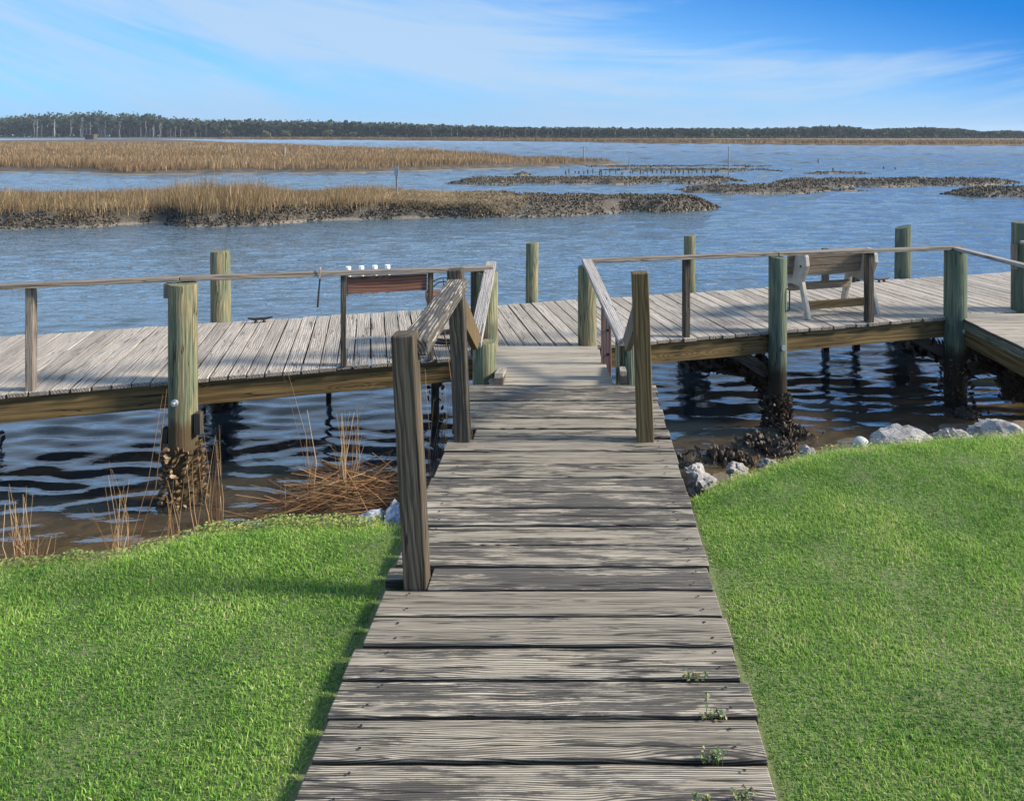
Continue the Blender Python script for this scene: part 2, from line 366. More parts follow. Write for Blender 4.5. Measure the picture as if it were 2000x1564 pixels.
fr = t.math('MULTIPLY_ADD', t.math('POWER', t.math('SUBTRACT', 1.0, cosv, clamp=True), 3.9), 0.96, 0.04)
gl = t.n('ShaderNodeBsdfGlossy', {'Color': (0.95, 0.97, 1.0), 'Roughness': t.ramp(py, 20.0, 150.0, 0.02, 0.22), 'Normal': bp.outputs[0]})
murk = t.n('ShaderNodeBsdfDiffuse', {'Color': (0.052, 0.084, 0.108)})
trn = t.n('ShaderNodeBsdfTransparent', {'Color': (0.86, 0.79, 0.66)})
body = t.n('ShaderNodeMixShader', {0: clr, 1: murk.outputs[0], 2: trn.outputs[0]})
finish(t, t.n('ShaderNodeMixShader', {0: fr, 1: body.outputs[0], 2: gl.outputs[0]}))

# ------------------------------------------------------------------ object helpers
def worldloc(o):
    v = Vector((0, 0, 0))
    while o is not None:
        v = v + o.location
        o = o.parent
    return v

def mesh_obj(name, V, Fs, material, parent=None, gc=None, rnd=None, smooth=False, mats=None, mat_idx=None, extra=None):
    V = np.asarray(V, dtype=np.float64)
    if parent is not None:
        V = V - np.array(worldloc(parent))
    me = bpy.data.meshes.new(name)
    if isinstance(Fs, np.ndarray):
        n, k = Fs.shape
        me.vertices.add(len(V)); me.vertices.foreach_set('co', V.astype(np.float32).ravel())
        me.loops.add(n * k); me.loops.foreach_set('vertex_index', Fs.astype(np.int32).ravel())
        me.polygons.add(n)
        me.polygons.foreach_set('loop_start', np.arange(0, n * k, k, dtype=np.int32))
        try:
            me.polygons.foreach_set('loop_total', np.full(n, k, dtype=np.int32))
        except Exception:
            pass
        me.update(calc_edges=True)
    else:
        me.from_pydata(V.tolist(), [], Fs)
    if gc is not None:
        at = me.attributes.new('gc', 'FLOAT_VECTOR', 'POINT'); at.data.foreach_set('vector', np.asarray(gc, dtype=np.float32).ravel())
    if rnd is not None:
        at = me.attributes.new('rnd', 'FLOAT', 'POINT'); at.data.foreach_set('value', np.asarray(rnd, dtype=np.float32).ravel())
    if extra:
        for k2, val in extra.items():
            at = me.attributes.new(k2, 'FLOAT', 'POINT'); at.data.foreach_set('value', np.asarray(val, dtype=np.float32).ravel())
    for mm in (mats or [material]):
        me.materials.append(mm)
    if mat_idx is not None:
        me.polygons.foreach_set('material_index', np.asarray(mat_idx, dtype=np.int32))
    me.polygons.foreach_set('use_smooth', np.full(len(me.polygons), bool(smooth)))
    me.update()
    me.validate()
    o = bpy.data.objects.new(name, me)
    COL.objects.link(o)
    if parent is not None:
        o.parent = parent
    return o

def tag(o, label=None, cat=None, group=None, kind=None):
    if label: o['label'] = label
    if cat: o['category'] = cat
    if group: o['group'] = group
    if kind: o['kind'] = kind
    return o

def thing(name, loc, label, cat, group=None):
    o = bpy.data.objects.new(name, None)
    o.empty_display_size = 0.2
    o.location = loc
    COL.objects.link(o)
    return tag(o, label, cat, group)

class MB:
    """collects shapes with wood-grain coordinates"""
    def __init__(s):
        s.V = []; s.F = []; s.G = []; s.R = []
    def add(s, V, Fs, G=None, r=None):
        b = len(s.V)
        s.V += [tuple(v) for v in V]
        s.F += [tuple(i + b for i in f) for f in Fs]
        s.G += [tuple(g) for g in (G if G is not None else V)]
        s.R += [random.random() if r is None else r] * len(V)
    def beam(s, p0, p1, wid, thk, up=(0, 0, 1), seg=1, jit=0.0, r=None, end_jit=0.0):
        """box from p0 to p1 (centre line), wid across, thk along up; grain runs along it"""
        p0 = Vector(p0); p1 = Vector(p1)
        ax = (p1 - p0); L = ax.length; ax = ax / L
        upv = Vector(up)
        side = ax.cross(upv).normalized(); upv = side.cross(ax).normalized()
        e0 = random.uniform(-end_jit, end_jit); e1 = random.uniform(-end_jit, end_jit)
        V = []; G = []
        j1 = random.uniform(-jit, jit); j2 = random.uniform(-jit, jit)
        for i in range(seg + 1):
            u = i / seg
            x = u * L + (e0 if i == 0 else e1 if i == seg else 0)
            j1 = 0.7 * j1 + random.uniform(-jit, jit) * 0.7; j2 = 0.7 * j2 + random.uniform(-jit, jit) * 0.7
            zz = random.uniform(-jit, jit) * 0.5
            for (sy, sz) in ((-1, -1), (1, -1), (1, 1), (-1, 1)):
                y = sy * wid / 2 + (j2 if sy > 0 else j1); z = sz * thk / 2 + zz
                V.append(p0 + ax * x + side * y + upv * z); G.append((x, y, z))
        Fs = []
        for i in range(seg):
            a = i * 4
            for k in range(4):
                Fs.append((a + k, a + (k + 1) % 4, a + 4 + (k + 1) % 4, a + 4 + k))
        Fs.append((3, 2, 1, 0)); a = seg * 4; Fs.append((a, a + 1, a + 2, a + 3))
        s.add(V, Fs, G, r)
    def lathe(s, base, prof, n=24, wob=0.0, lean=(0, 0), r=None, slant=0.0):
        """prof: list of (radius, z); closed on top; slant tilts the top cut"""
        V = []; G = []; Fs = []
        ph = [random.uniform(0, 6.28) for _ in range(4)]
        z0 = prof[0][1]
        for i, (rad, z) in enumerate(prof):
            for k in range(n):
                th = 2 * math.pi * k / n
                rr = rad * (1 + wob * (math.sin(3 * th + ph[0] + z * 2) * 0.5 + math.sin(5 * th + ph[1] - z * 3) * 0.35 + math.sin(2 * th + ph[2] + z * 1.3) * 0.6))
                x = rr * math.cos(th); y = rr * math.sin(th)
                zz = z + (slant * x if i >= len(prof) - 2 else 0)
                V.append((base[0] + x + lean[0] * (z - z0), base[1] + y + lean[1] * (z - z0), zz)); G.append((z, x, y))
        for i in range(len(prof) - 1):
            for k in range(n):
                a = i * n + k; b = i * n + (k + 1) % n
                Fs.append((a, b, b + n, a + n))
        Fs.append(tuple(range(n - 1, -1, -1)))
        Fs.append(tuple((len(prof) - 1) * n + k for k in range(n)))
        s.add(V, Fs, G, r)
    def tube(s, pts, rad, n=8, r=None):
        pts = [Vector(p) for p in pts]
        rads = rad if isinstance(rad, (list, tuple)) else [rad] * len(pts)
        V = []; G = []; Fs = []; acc = 0.0
        for i, p in enumerate(pts):
            d = (pts[min(i + 1, len(pts) - 1)] - pts[max(i - 1, 0)]).normalized()
            ref = Vector((0, 0, 1)) if abs(d.z) < 0.9 else Vector((1, 0, 0))
            a = d.cross(ref).normalized(); b = a.cross(d)
            if i: acc += (p - pts[i - 1]).length
            for k in range(n):
                th = 2 * math.pi * k / n
                q = a * math.cos(th) * rads[i] + b * math.sin(th) * rads[i]
                V.append(p + q); G.append((acc, q.x, q.y))
        for i in range(len(pts) - 1):
            for k in range(n):
                a = i * n + k; b = i * n + (k + 1) % n
                Fs.append((a, b, b + n, a + n))
        Fs.append(tuple(range(n - 1, -1, -1))); Fs.append(tuple((len(pts) - 1) * n + k for k in range(n)))
        s.add(V, Fs, G, r)
    def prism(s, poly, axis_o, ax_u, ax_v, ax_w, thick, r=None):
        """extrude polygon [(u,v)] by thick along ax_w (centred)"""
        o = Vector(axis_o); u = Vector(ax_u); v = Vector(ax_v); w_ = Vector(ax_w)
        V = []; G = []; n = len(poly)
        for sg in (-0.5, 0.5):
            for (a, b) in poly:
                V.append(o + u * a + v * b + w_ * (sg * thick)); G.append((b, a, sg * thick))
        Fs = [tuple(range(n - 1, -1, -1)), tuple(range(n, 2 * n))]
        for k in range(n):
            k2 = (k + 1) % n
            Fs.append((k, k2, k2 + n, k + n))
        s.add(V, Fs, G, r)
    def build(s, name, material, parent=None, smooth=False, bevel=0.0):
        o = mesh_obj(name, s.V, s.F, material, parent, s.G, s.R, smooth)
        bm = bmesh.new(); bm.from_mesh(o.data)
        bmesh.ops.recalc_face_normals(bm, faces=bm.faces)
        bm.to_mesh(o.data); bm.free()
        if bevel > 0:
            b = o.modifiers.new('bevel', 'BEVEL'); b.width = bevel; b.segments = 2; b.limit_method = 'ANGLE'; b.angle_limit = R(50)
        if smooth:
            try:
                o.data.set_sharp_from_angle(angle=R(50))
            except Exception:
                pass
        return o

def scatter(base_V, base_F, pos, yaw, tilt_dir, tilt, scale, rnd):
    """numpy copies of a small shape: scaled (n,3), tilted by tilt about a horizontal axis, then turned by yaw"""
    B = np.asarray(base_V, float); n = len(pos); k = len(B)
    P = B[None, :, :] * scale[:, None, :]
    cy, sy = np.cos(yaw)[:, None], np.sin(yaw)[:, None]
    x = P[..., 0] * cy - P[..., 1] * sy; y = P[..., 0] * sy + P[..., 1] * cy; z = P[..., 2]
    ux, uy = np.cos(tilt_dir)[:, None], np.sin(tilt_dir)[:, None]
    ct, st = np.cos(tilt)[:, None], np.sin(tilt)[:, None]
    al = x * ux + y * uy; pe = -x * uy + y * ux
    al2 = al * ct + z * st; z2 = -al * st + z * ct
    X = al2 * ux - pe * uy; Y = al2 * uy + pe * ux
    V = np.stack([X, Y, z2], -1) + np.asarray(pos)[:, None, :]
    Fb = np.asarray(base_F)
    Fs = (Fb[None] + (np.arange(n) * k)[:, None, None]).reshape(-1, Fb.shape[1])
    return V.reshape(-1, 3), Fs, np.repeat(rnd, k)

def blades(pos, h, wd, yaw, lean_dir, lean, rnd, curve=1.5):
    """grass blades: 5 vertices, 3 triangles each"""
    n = len(pos); pos = np.asarray(pos)
    sx = np.cos(yaw) * wd * 0.5; sy = np.sin(yaw) * wd * 0.5
    lx = np.cos(lean_dir); ly = np.sin(lean_dir)
    V = np.zeros((n, 5, 3))
    V[:, 0] = pos - np.stack([sx, sy, 0 * sx], -1); V[:, 1] = pos + np.stack([sx, sy, 0 * sx], -1)
    mx = h * 0.5 * np.sin(lean * 0.7); mz = h * 0.55 * np.cos(lean * 0.7)
    mpt = pos + np.stack([lx * mx, ly * mx, mz], -1)
    V[:, 2] = mpt - np.stack([sx, sy, 0 * sx], -1) * 0.8; V[:, 3] = mpt + np.stack([sx, sy, 0 * sx], -1) * 0.8
    tx = mx + h * 0.5 * np.sin(np.minimum(lean * curve, 1.75)); tz = mz + h * 0.5 * np.cos(np.minimum(lean * curve, 1.75))
    V[:, 4] = pos + np.stack([lx * tx, ly * tx, tz], -1)
    Fb = np.array([[0, 1, 3], [0, 3, 2], [2, 3, 4]])
    Fs = (Fb[None] + (np.arange(n) * 5)[:, None, None]).reshape(-1, 3)
    return V.reshape(-1, 3), Fs, np.repeat(rnd, 5)

def vnoise(x, y, seed=0):
    """cheap smooth value noise on numpy arrays, 0..1"""
    x = np.asarray(x, float); y = np.asarray(y, float)
    xi = np.floor(x).astype(np.int64); yi = np.floor(y).astype(np.int64)
    fx = x - xi; fy = y - yi
    fx = fx * fx * (3 - 2 * fx); fy = fy * fy * (3 - 2 * fy)
    def hsh(a, b):
        v = np.sin(a * 127.1 + b * 311.7 + seed * 74.7) * 43758.5453
        return v - np.floor(v)
    return (hsh(xi, yi) * (1 - fx) + hsh(xi + 1, yi) * fx) * (1 - fy) + (hsh(xi, yi + 1) * (1 - fx) + hsh(xi + 1, yi + 1) * fx) * fy
def fbm(x, y, seed=0, o=4):
    s = 0; a = 0.5
    for i in range(o):
        s = s + a * vnoise(np.asarray(x) * 2 ** i, np.asarray(y) * 2 ** i, seed + i); a *= 0.5
    return s

# ------------------------------------------------------------------ terrain
ZW = -1.42                      # water level
ZD = -0.45                      # dock boards
LE_X = [-30, -6, -2.33, -1.58, -0.75, 0.53, 0.71, 1.2, 1.64, 2.61, 6, 30]
LE_Y = [-2, 2.0, 2.93, 3.22, 3.33, 3.50, 3.70, 3.96, 4.10, 4.28, 4.9, 10]
SH_X = [-30, -8, -4.7, -1, 1.5, 4, 8, 30]
SH_Y = [-1, 4.1, 5.0, 5.8, 6.6, 7.6, 8.8, 15]
def lawn_edge(x):
    return np.interp(x, LE_X, LE_Y) + 0.06 * (vnoise(np.asarray(x) * 3.1, 0 * np.asarray(x), 5) - 0.5) + 0.05 * (vnoise(np.asarray(x) * 11.0, 0 * np.asarray(x), 6) - 0.5)
def shore(x):
    return np.interp(x, SH_X, SH_Y) + 0.5 * (vnoise(np.asarray(x) * 1.3, 0 * np.asarray(x), 9) - 0.5)
def ground_z(x, y):
    x = np.asarray(x, float); y = np.asarray(y, float)
    ye = lawn_edge(x); ys = shore(x)
    lawn = -0.045 - 0.06 * np.clip((y - ye + 0.25) / 0.25, 0, 1) ** 2 + 0.02 * (vnoise(x * 1.7, y * 1.7, 3) - 0.5)
    u = np.clip((y - ye) / np.maximum(ys - ye, 0.3), 0, 1)
    bank = -0.105 - (abs(ZW) - 0.105) * (1 - (1 - u) ** 1.5) + 0.10 * (fbm(x * 3, y * 3, 21) - 0.47) * np.minimum(u * 6, 1)
    bed = ZW - 0.11 * np.minimum(y - ys, 1.3) - 0.30 * np.maximum(y - ys - 1.3, 0) + 0.08 * (fbm(x * 2.2, y * 2.2, 31) - 0.47)
    bed = np.maximum(bed, -3.4)
    bank = bank + 0.36 * np.exp(-((x + 1.25) / 0.50) ** 2 - ((y - 4.15) / 0.50) ** 2)
    return np.where(y < ye, lawn, np.where(y < ys, bank, bed))
gx = np.concatenate([[-1500, -200, -40], np.arange(-14, 14.01, 0.1), [40, 200, 1500]])
gy = np.concatenate([[-400, -40, -8], np.arange(-4, 14.01, 0.08), [30, 100, 400, 2200]])
GX, GY = np.meshgrid(gx, gy)
GZ = ground_z(GX, GY)
nx, ny = len(gx), len(gy)
idx = np.arange(nx * ny).reshape(ny, nx)
Fq = np.stack([idx[:-1, :-1], idx[:-1, 1:], idx[1:, 1:], idx[1:, :-1]], -1).reshape(-1, 4)
o = mesh_obj('ground', np.stack([GX, GY, GZ], -1).reshape(-1, 3), Fq, M['ground'], smooth=True)
tag(o, 'lawn soil, muddy bank and creek bed', 'ground', kind='structure')

# water sheet: rippled near, flat far
ys_ = [2.2]
while ys_[-1] < 320: ys_.append(ys_[-1] + max(0.022, ys_[-1] * 0.0034))
ys_ = np.array(ys_ + [340, 420, 600, 900, 1400, 2200])
us = np.linspace(-1.25, 1.05, 380)
WU, WY = np.meshgrid(us, ys_)
WX = WU * (WY + 2.0)
WZ = np.zeros_like(WX)
amp_n = 0.55 + 0.9 * fbm(WX * 0.45, WY * 0.6, 77)
phn = 5.0 * fbm(WX * 0.35, WY * 0.35, 51, 3)
for i in range(56):
    lam = 0.16 * (1.075 ** i)
    ang = rng.normal(0, 0.24 if i < 26 else 0.5) + 0.10
    k = 2 * math.pi / lam
    A = ((0.0018 + 0.0100 * math.exp(-(math.log(lam / 0.29) / 0.45) ** 2)) if lam < 1.2 else 0.0085) * lam * rng.uniform(0.5, 1.3) * (1.0 if lam < 1.2 else np.clip((WY - 12 * lam) / (14 * lam), 0, 1))
    fade = np.clip(1.6 - (WY * 0.0034) / (lam * 0.19), 0, 1)
    WZ += A * fade * np.sin(k * (math.sin(ang) * WX + math.cos(ang) * WY) + rng.uniform(0, 6.28) + phn * (0.6 + 0.5 * (i % 3)))
WZ *= amp_n * np.clip((shore(WX) * -1 + WY + 0.9) / 1.8, 0.25, 1.0) * np.interp(WY, [3, 9, 20, 60, 300], [0.95, 1.2, 1.35, 1.4, 1.4])
depth = np.clip(ZW - ground_z(WX, WY), 0, 3)
clear = np.exp(-depth * 2.2) * 0.96
idx = np.arange(WX.size).reshape(WX.shape)
Fq = np.stack([idx[:-1, :-1], idx[:-1, 1:], idx[1:, 1:], idx[1:, :-1]], -1).reshape(-1, 4)
o = mesh_obj('water', np.stack([WX, WY, WZ + ZW], -1).reshape(-1, 3), Fq, M['water'], smooth=True, extra={'clear': clear.ravel()})
tag(o, 'rippled blue tidal creek water', 'water', kind='structure')

# ------------------------------------------------------------------ marsh islands and reefs
def island(name, pts, H, bf, bb, mat_, label, nu=160, nv=26, rough=0.12, seed=1):
    """pts: (X, Yfront, Yback) along the water line; plateau height H; bf, bb bank widths"""
    pts = np.array(pts, float)
    xs = np.linspace(pts[0, 0], pts[-1, 0], nu)
    yf = np.interp(xs, pts[:, 0], pts[:, 1]); yb = np.interp(xs, pts[:, 0], pts[:, 2])
    sc_ = max(1.0, (pts[-1, 0] - pts[0, 0]) / 40.0)
    yf = yf + (vnoise(xs * 0.9 / sc_, xs * 0, seed) - 0.5) * 0.8 * sc_ * np.minimum(1, (yb - yf) / 3)
    v = np.concatenate([np.linspace(0, 0.25, nv // 2), np.linspace(0.25, 1, nv - nv // 2 + 1)[1:]])
    Xg, Vg = np.meshgrid(xs, v); Yf = np.broadcast_to(yf, Xg.shape); Yb = np.broadcast_to(yb, Xg.shape)
    Yg = Yf + (Yb - Yf) * Vg
    a = np.minimum((Yg - Yf) / bf, (Yb - Yg) / bb)
    a = np.minimum(a, np.minimum((Xg - xs[0]) / (bf * 2), (xs[-1] - Xg) / (bf * 2)) if True else a)
    a = np.clip(a, 0, 1); a = a * a * (3 - 2 * a)
    Z = ZW - 0.12 + (H + 0.12) * a + rough * (fbm(Xg * 1.6 / sc_, Yg * 1.6 / sc_, seed + 3) - 0.47) * a
    idx = np.arange(Xg.size).reshape(Xg.shape)
    Fq = np.stack([idx[:-1, :-1], idx[:-1, 1:], idx[1:, 1:], idx[1:, :-1]], -1).reshape(-1, 4)
    o = mesh_obj(name, np.stack([Xg, Yg, Z], -1).reshape(-1, 3), Fq, mat_, smooth=True)
    tag(o, label, 'marsh', kind='structure')
    def hz(x, y):
        f = np.interp(x, xs, yf); bk = np.interp(x, xs, yb)
        a = np.minimum((y - f) / bf, (bk - y) / bb)
        a = np.minimum(a, np.minimum((x - xs[0]) / (bf * 2), (xs[-1] - x) / (bf * 2)))
        inside = a
        a = np.clip(a, 0, 1); a = a * a * (3 - 2 * a)
        return ZW - 0.12 + (H + 0.12) * a + rough * (fbm(x * 1.6 / sc_, y * 1.6 / sc_, seed + 3) - 0.47) * a, inside
    return hz, xs, yf, yb

NEAR = [(-60, 21.5, 32.5), (-35, 22.5, 32.5), (-18.7, 23.7, 32.5), (-15.9, 24.4, 32.8), (-11, 25.1, 33.4), (-7.8, 25.8, 34.5), (-4.3, 26.6, 34.2), (-0.6, 27.4, 33.4), (2.4, 28.3, 32.6), (5.0, 29.6, 32.3), (6.4, 30.8, 31.5)]
h_near = island('near_marsh_island', NEAR, 0.50, 0.95, 1.6, M['marsh_mud'], 'low mud island of dry cordgrass in the creek', 300, 40, 0.14, 11)
BIG = [(-300, 52, 520), (-160, 54, 330), (-112, 56, 236), (-45, 57, 150), (-30, 57.5, 132), (-21.7, 58.5, 118), (-12.6, 63, 95), (-6, 67, 86), (0, 71, 82), (4, 74, 80), (8, 77, 79)]
h_big = island('broad_marsh_island', BIG, 0.45, 3.0, 5.0, M['marsh_mud'], 'broad flat marsh of golden cordgrass beyond the creek', 300, 40, 0.15, 23)
bars = [
    ([(-8.9, 46.2, 47), (-7, 45.0, 49.5), (-3, 44.9, 50.5), (2, 44.9, 50.8), (7, 45.4, 50.5), (9.5, 46.5, 50), (11.6, 48.2, 49)], 0.24),
    ([(4.9, 40.6, 41.2), (6.5, 38.4, 42.2), (9, 37.7, 42.4), (11.5, 37.8, 42.4), (13.5, 38.8, 42), (14.8, 40.0, 41)], 0.26),
    ([(11.0, 44.0, 45), (14, 43.0, 48.5), (18, 42.4, 49.2), (22, 43, 49.4), (26, 44.5, 49), (29, 47, 48)], 0.22),
    ([(13.5, 40.6, 41.2), (15, 39.6, 41.5), (16.5, 39.9, 41)], 0.14),
    ([(18.2, 37.2, 37.8), (20.5, 35.8, 39.8), (24, 35.2, 41), (30, 35.2, 41.5), (36, 35.6, 41), (42, 37, 39)], 0.26),
    ([(1, 63, 64), (6, 62, 65), (10, 61.5, 65), (15, 62, 64.6), (18, 62.6, 63.2)], 0.12),
    ([(-1, 70, 71), (5, 68.5, 72), (12, 69, 72), (20, 70, 71)], 0.10),
    ([(17, 58, 59), (19, 56.8, 59.4), (22.5, 57, 59), (24, 58, 58.6)], 0.12),
    ([(-5.6, 56.3, 57), (-4.4, 55.2, 58), (-3.2, 56, 57)], 0.45),
]
h_bars = []
for i, (pts, H) in enumerate(bars):
    h_bars.append(island('oyster_reef', pts, H, 1.1, 1.1, M['marsh_mud'], 'low grey brown oyster reef showing above the water', 90, 22, 0.16, 40 + i))
# far shore land
FS = [(-900, 690), (-640, 680), (-400, 640), (-190, 470), (-110, 420), (-30, 345), (30, 245), (80, 206), (140, 186), (260, 178), (600, 172)]
fx = np.linspace(-900, 600, 260)
fy = np.interp(fx, [p[0] for p in FS], [p[1] for p in FS]) + 6 * (fbm(fx * 0.05, fx * 0, 91) - 0.47)
rows = np.array([0, 1.5, 4, 9, 20, 45, 90, 180, 400, 1200])
Xg, Rg = np.meshgrid(fx, rows); Yg = fy[None] + Rg
Zg = ZW - 0.15 + np.clip(Rg / 4.0, 0, 1) * 0.75 + 0.12 * (fbm(Xg * 0.2, Yg * 0.2, 95) - 0.47) * np.clip(Rg, 0, 1)
idx = np.arange(Xg.size).reshape(Xg.shape)
Fq = np.stack([idx[:-1, :-1], idx[:-1, 1:], idx[1:, 1:], idx[1:, :-1]], -1).reshape(-1, 4)
o = mesh_obj('far_shore', np.stack([Xg, Yg, Zg], -1).reshape(-1, 3), Fq, M['far_marsh'], smooth=True)
tag(o, 'flat brown marsh along the far shore', 'shore', kind='structure')

# ------------------------------------------------------------------ marsh grass
def px_to_xy(px, py, z):
    Y = (HCAM - z) * F / (py - HY)
    return (px - CX) * Y / F, Y
def at(px, Y):
    return (px - CX) * Y / F
def zat(py, Y):
    return HCAM - (py - HY) * Y / F
# near island: standing grass on the left, flattened toward the right
n = 200000
x = -1.6 - 38 * rng.random(n) ** 1.35
y = rng.uniform(22.5, 34, n)
z, ins = h_near[0](x, y)
edge = 0.62 + 0.40 * (fbm(x * 0.7, y * 0.7, 61) - 0.47) * 2
right = np.clip((x + 9.0) / 3.5, 0, 1)
dens = np.interp(y - np.interp(x, h_near[1], h_near[2]), [0, 5, 20], [1.0, 0.75, 0.4])
keep = (ins > edge) & (rng.random(n) < dens) & ((x + 1.9) < -0.30 * (y - 28) + 1.2 * (vnoise(y * 0.9, x * 0.3, 62) - 0.5)) & (rng.random(n) < 1 - 0.25 * right)
x, y, z, right = x[keep], y[keep], z[keep], right[keep]
n = len(x)
front = y - np.interp(x, h_near[1], h_near[2])
hh = (0.15 + 0.62 * fbm(x * 0.8, y * 0.8, 63)) * rng.choice([0.6, 0.8, 1.0, 1.25], n, p=[0.25, 0.35, 0.3, 0.1]) * rng.uniform(0.85, 1.15, n)
tuft = np.exp(-((x + 14.6) / 0.9) ** 2) + 1.0 * np.exp(-((x + 12.3) / 0.9) ** 2)
hh *= 1 + 0.75 * tuft * np.exp(-((front - 2.8) / 2.2) ** 2)
hh *= np.interp(front, [0, 3, 6, 9], [1.0, 1.0, 0.8, 0.35]) if False else np.where(front > 5.5, 0.8, 1.0)
flat = right * np.clip((front - 0.9 + 0.7 * right) / 0.7, 0, 1)
lean = np.abs(rng.normal(0.14, 0.22, n)) + flat * 1.4
ld_ = np.where(flat > 0.4, rng.normal(-0.15, 0.5, n) + np.pi * (rng.random(n) < 0.35), rng.uniform(0, 6.28, n))
rn = np.clip(rng.normal(0.45, 0.2, n) + flat * 0.22, 0, 1)
V, Fs, rr = blades(np.stack([x, y, z - 0.03], -1), hh * (1 - 0.15 * flat), rng.uniform(0.007, 0.016, n), rng.normal(0, 0.6, n), ld_, lean, rn)
o = mesh_obj('marsh_grass', V, Fs, M['marsh'], rnd=rr)
tag(o, 'dry golden cordgrass covering the near island', 'grass', kind='stuff')
# broad island
n = 190000
u = rng.random(n)
y = 56 + 190 * u ** 2.6
x = (rng.uniform(-0.86, 0.12, n)) * (y + 4)
z, ins = h_big[0](x, y)
keep = (ins > 0.62 + 0.4 * (fbm(x * 0.3, y * 0.3, 71) - 0.4)) & (x < 3.5)
x, y, z = x[keep], y[keep], z[keep]; n = len(x)
front = y - np.interp(x, h_big[1], h_big[2])
hh = (0.24 + 0.75 * fbm(x * 0.35, y * 0.15, 73)) * rng.uniform(0.7, 1.2, n) * np.interp(x, [-12, -2, 4], [1, 0.75, 0.45])
rn = np.clip(rng.normal(0.5, 0.18, n) + 0.5 * (fbm(x * 0.05, y * 0.2, 75) - 0.47), 0, 1)
V, Fs, rr = blades(np.stack([x, y, z - 0.03], -1), hh, rng.uniform(0.02, 0.04, n) * (y / 60), rng.normal(0, 0.6, n), rng.uniform(0, 6.28, n), np.abs(rng.normal(0.1, 0.2, n)), rn)
o = mesh_obj('marsh_grass', V, Fs, M['marsh_far'], rnd=rr)
tag(o, 'tan cordgrass spread over the broad marsh beyond the channel', 'grass', kind='stuff')

n = 26000
x = rng.uniform(-260, 190, n)
y = np.interp(x, fx, fy) + 3 + 120 * rng.random(n) ** 1.8
hh = (0.5 + 0.9 * fbm(x * 0.05, y * 0.05, 141)) * rng.uniform(0.6, 1.2, n)
rn = np.clip(rng.normal(0.28, 0.15, n) + 0.5 * (fbm(x * 0.02, y * 0.05, 143) - 0.47), 0, 1)
V, Fs, rr = blades(np.stack([x, y, np.full(n, ZW + 0.55)], -1), hh, rng.uniform(0.10, 0.28, n) * y / 200, rng.normal(0, 0.5, n), rng.uniform(0, 6.28, n), np.abs(rng.normal(0.15, 0.2, n)), rn)
o = mesh_obj('marsh_grass', V, Fs, M['marsh_far'], rnd=rr)
tag(o, 'brown marsh grass fringing the far shore', 'grass', kind='stuff')

# ------------------------------------------------------------------ oyster shells
SH_V = [(0, 0, 0), (0.22, 0.03, 0.35), (0.30, 0.0, 0.8), (0.0, -0.02, 1.08), (-0.28, 0.02, 0.75), (-0.2, 0.04, 0.3), (0.0, 0.14, 0.55), (0.0, -0.12, 0.5)]
SH_F = [(0, 1, 6), (1, 2, 6), (2, 3, 6), (3, 4, 6), (4, 5, 6), (5, 0, 6), (1, 0, 7), (2, 1, 7), (3, 2, 7), (4, 3, 7), (5, 4, 7), (0, 5, 7)]
def shell_field(pos, size, tilt_mean=0.5, pale=0.0):
    n = len(pos)
    sz = size * rng.uniform(0.6, 1.35, n)
    sc_ = np.stack([sz * rng.uniform(0.7, 1.3, n), sz * rng.uniform(0.7, 1.4, n), sz * rng.uniform(0.8, 1.2, n)], -1)
    return scatter(SH_V, SH_F, pos, rng.uniform(0, 6.28, n), rng.uniform(0, 6.28, n), np.abs(rng.normal(tilt_mean, 0.4, n)), sc_, np.clip(rng.beta(2.0, 2.6, n) + pale, 0, 1))
# on the near island: whole right tip and the front bank
n = 40000
x = np.concatenate([rng.uniform(-5.5, 6.4, n // 2), rng.uniform(-30, -3, n // 2)])
yfx = np.interp(x, h_near[1], h_near[2]); ybx = np.interp(x, h_near[1], h_near[3])
y = np.where(np.arange(n) < n // 2, yfx + (ybx - yfx) * rng.random(n), yfx + 0.25 + 1.0 * rng.random(n) ** 0.8)
z, ins = h_near[0](x, y)
tip = np.arange(n) < n // 2
patchy = fbm(x * 1.3, y * 1.3, 81)
keep = (ins > 0.22) & (patchy > np.where(tip, 0.30, 0.38)) & (~tip | ((x + 4.6) > -0.3 * (y - 28.5)))
P3 = np.stack([x, y, z - 0.03], -1)[keep]
V, Fs, rr = shell_field(P3, np.where(tip, 0.095, 0.085)[keep], 0.5, np.where(tip, -0.02, -0.22)[keep])
o = mesh_obj('oyster_shells', V, Fs, M['oyster_far'], rnd=rr)
tag(o, 'clustered oyster shells crusting the near island tip and bank', 'oysters', kind='stuff')
allV, allF, allR, base = [], [], [], 0
for (hz_, xs_, yf_, yb_), (pts, H) in zip(h_bars, bars):
    area = float(np.sum((yb_ - yf_)) * (xs_[1] - xs_[0]))
    n = int(min(area * 75, 9000))
    x = rng.uniform(xs_[0], xs_[-1], n)
    y = np.interp(x, xs_, yf_) + (np.interp(x, xs_, yb_) - np.interp(x, xs_, yf_)) * rng.random(n)
    z, ins = hz_(x, y)
    keep = (ins > 0.2) & (fbm(x * 0.9, y * 0.9, 83) > 0.27)
    V, Fs, rr = shell_field(np.stack([x, y, z - 0.04], -1)[keep], 0.125, 0.5, -0.03)
    allV.append(V); allF.append(Fs + base); allR.append(rr); base += len(V)
o = mesh_obj('oyster_shells', np.concatenate(allV), np.concatenate(allF), M['oyster_far'], rnd=np.concatenate(allR))
tag(o, 'oyster shells covering the low reefs in open water', 'oysters', kind='stuff')

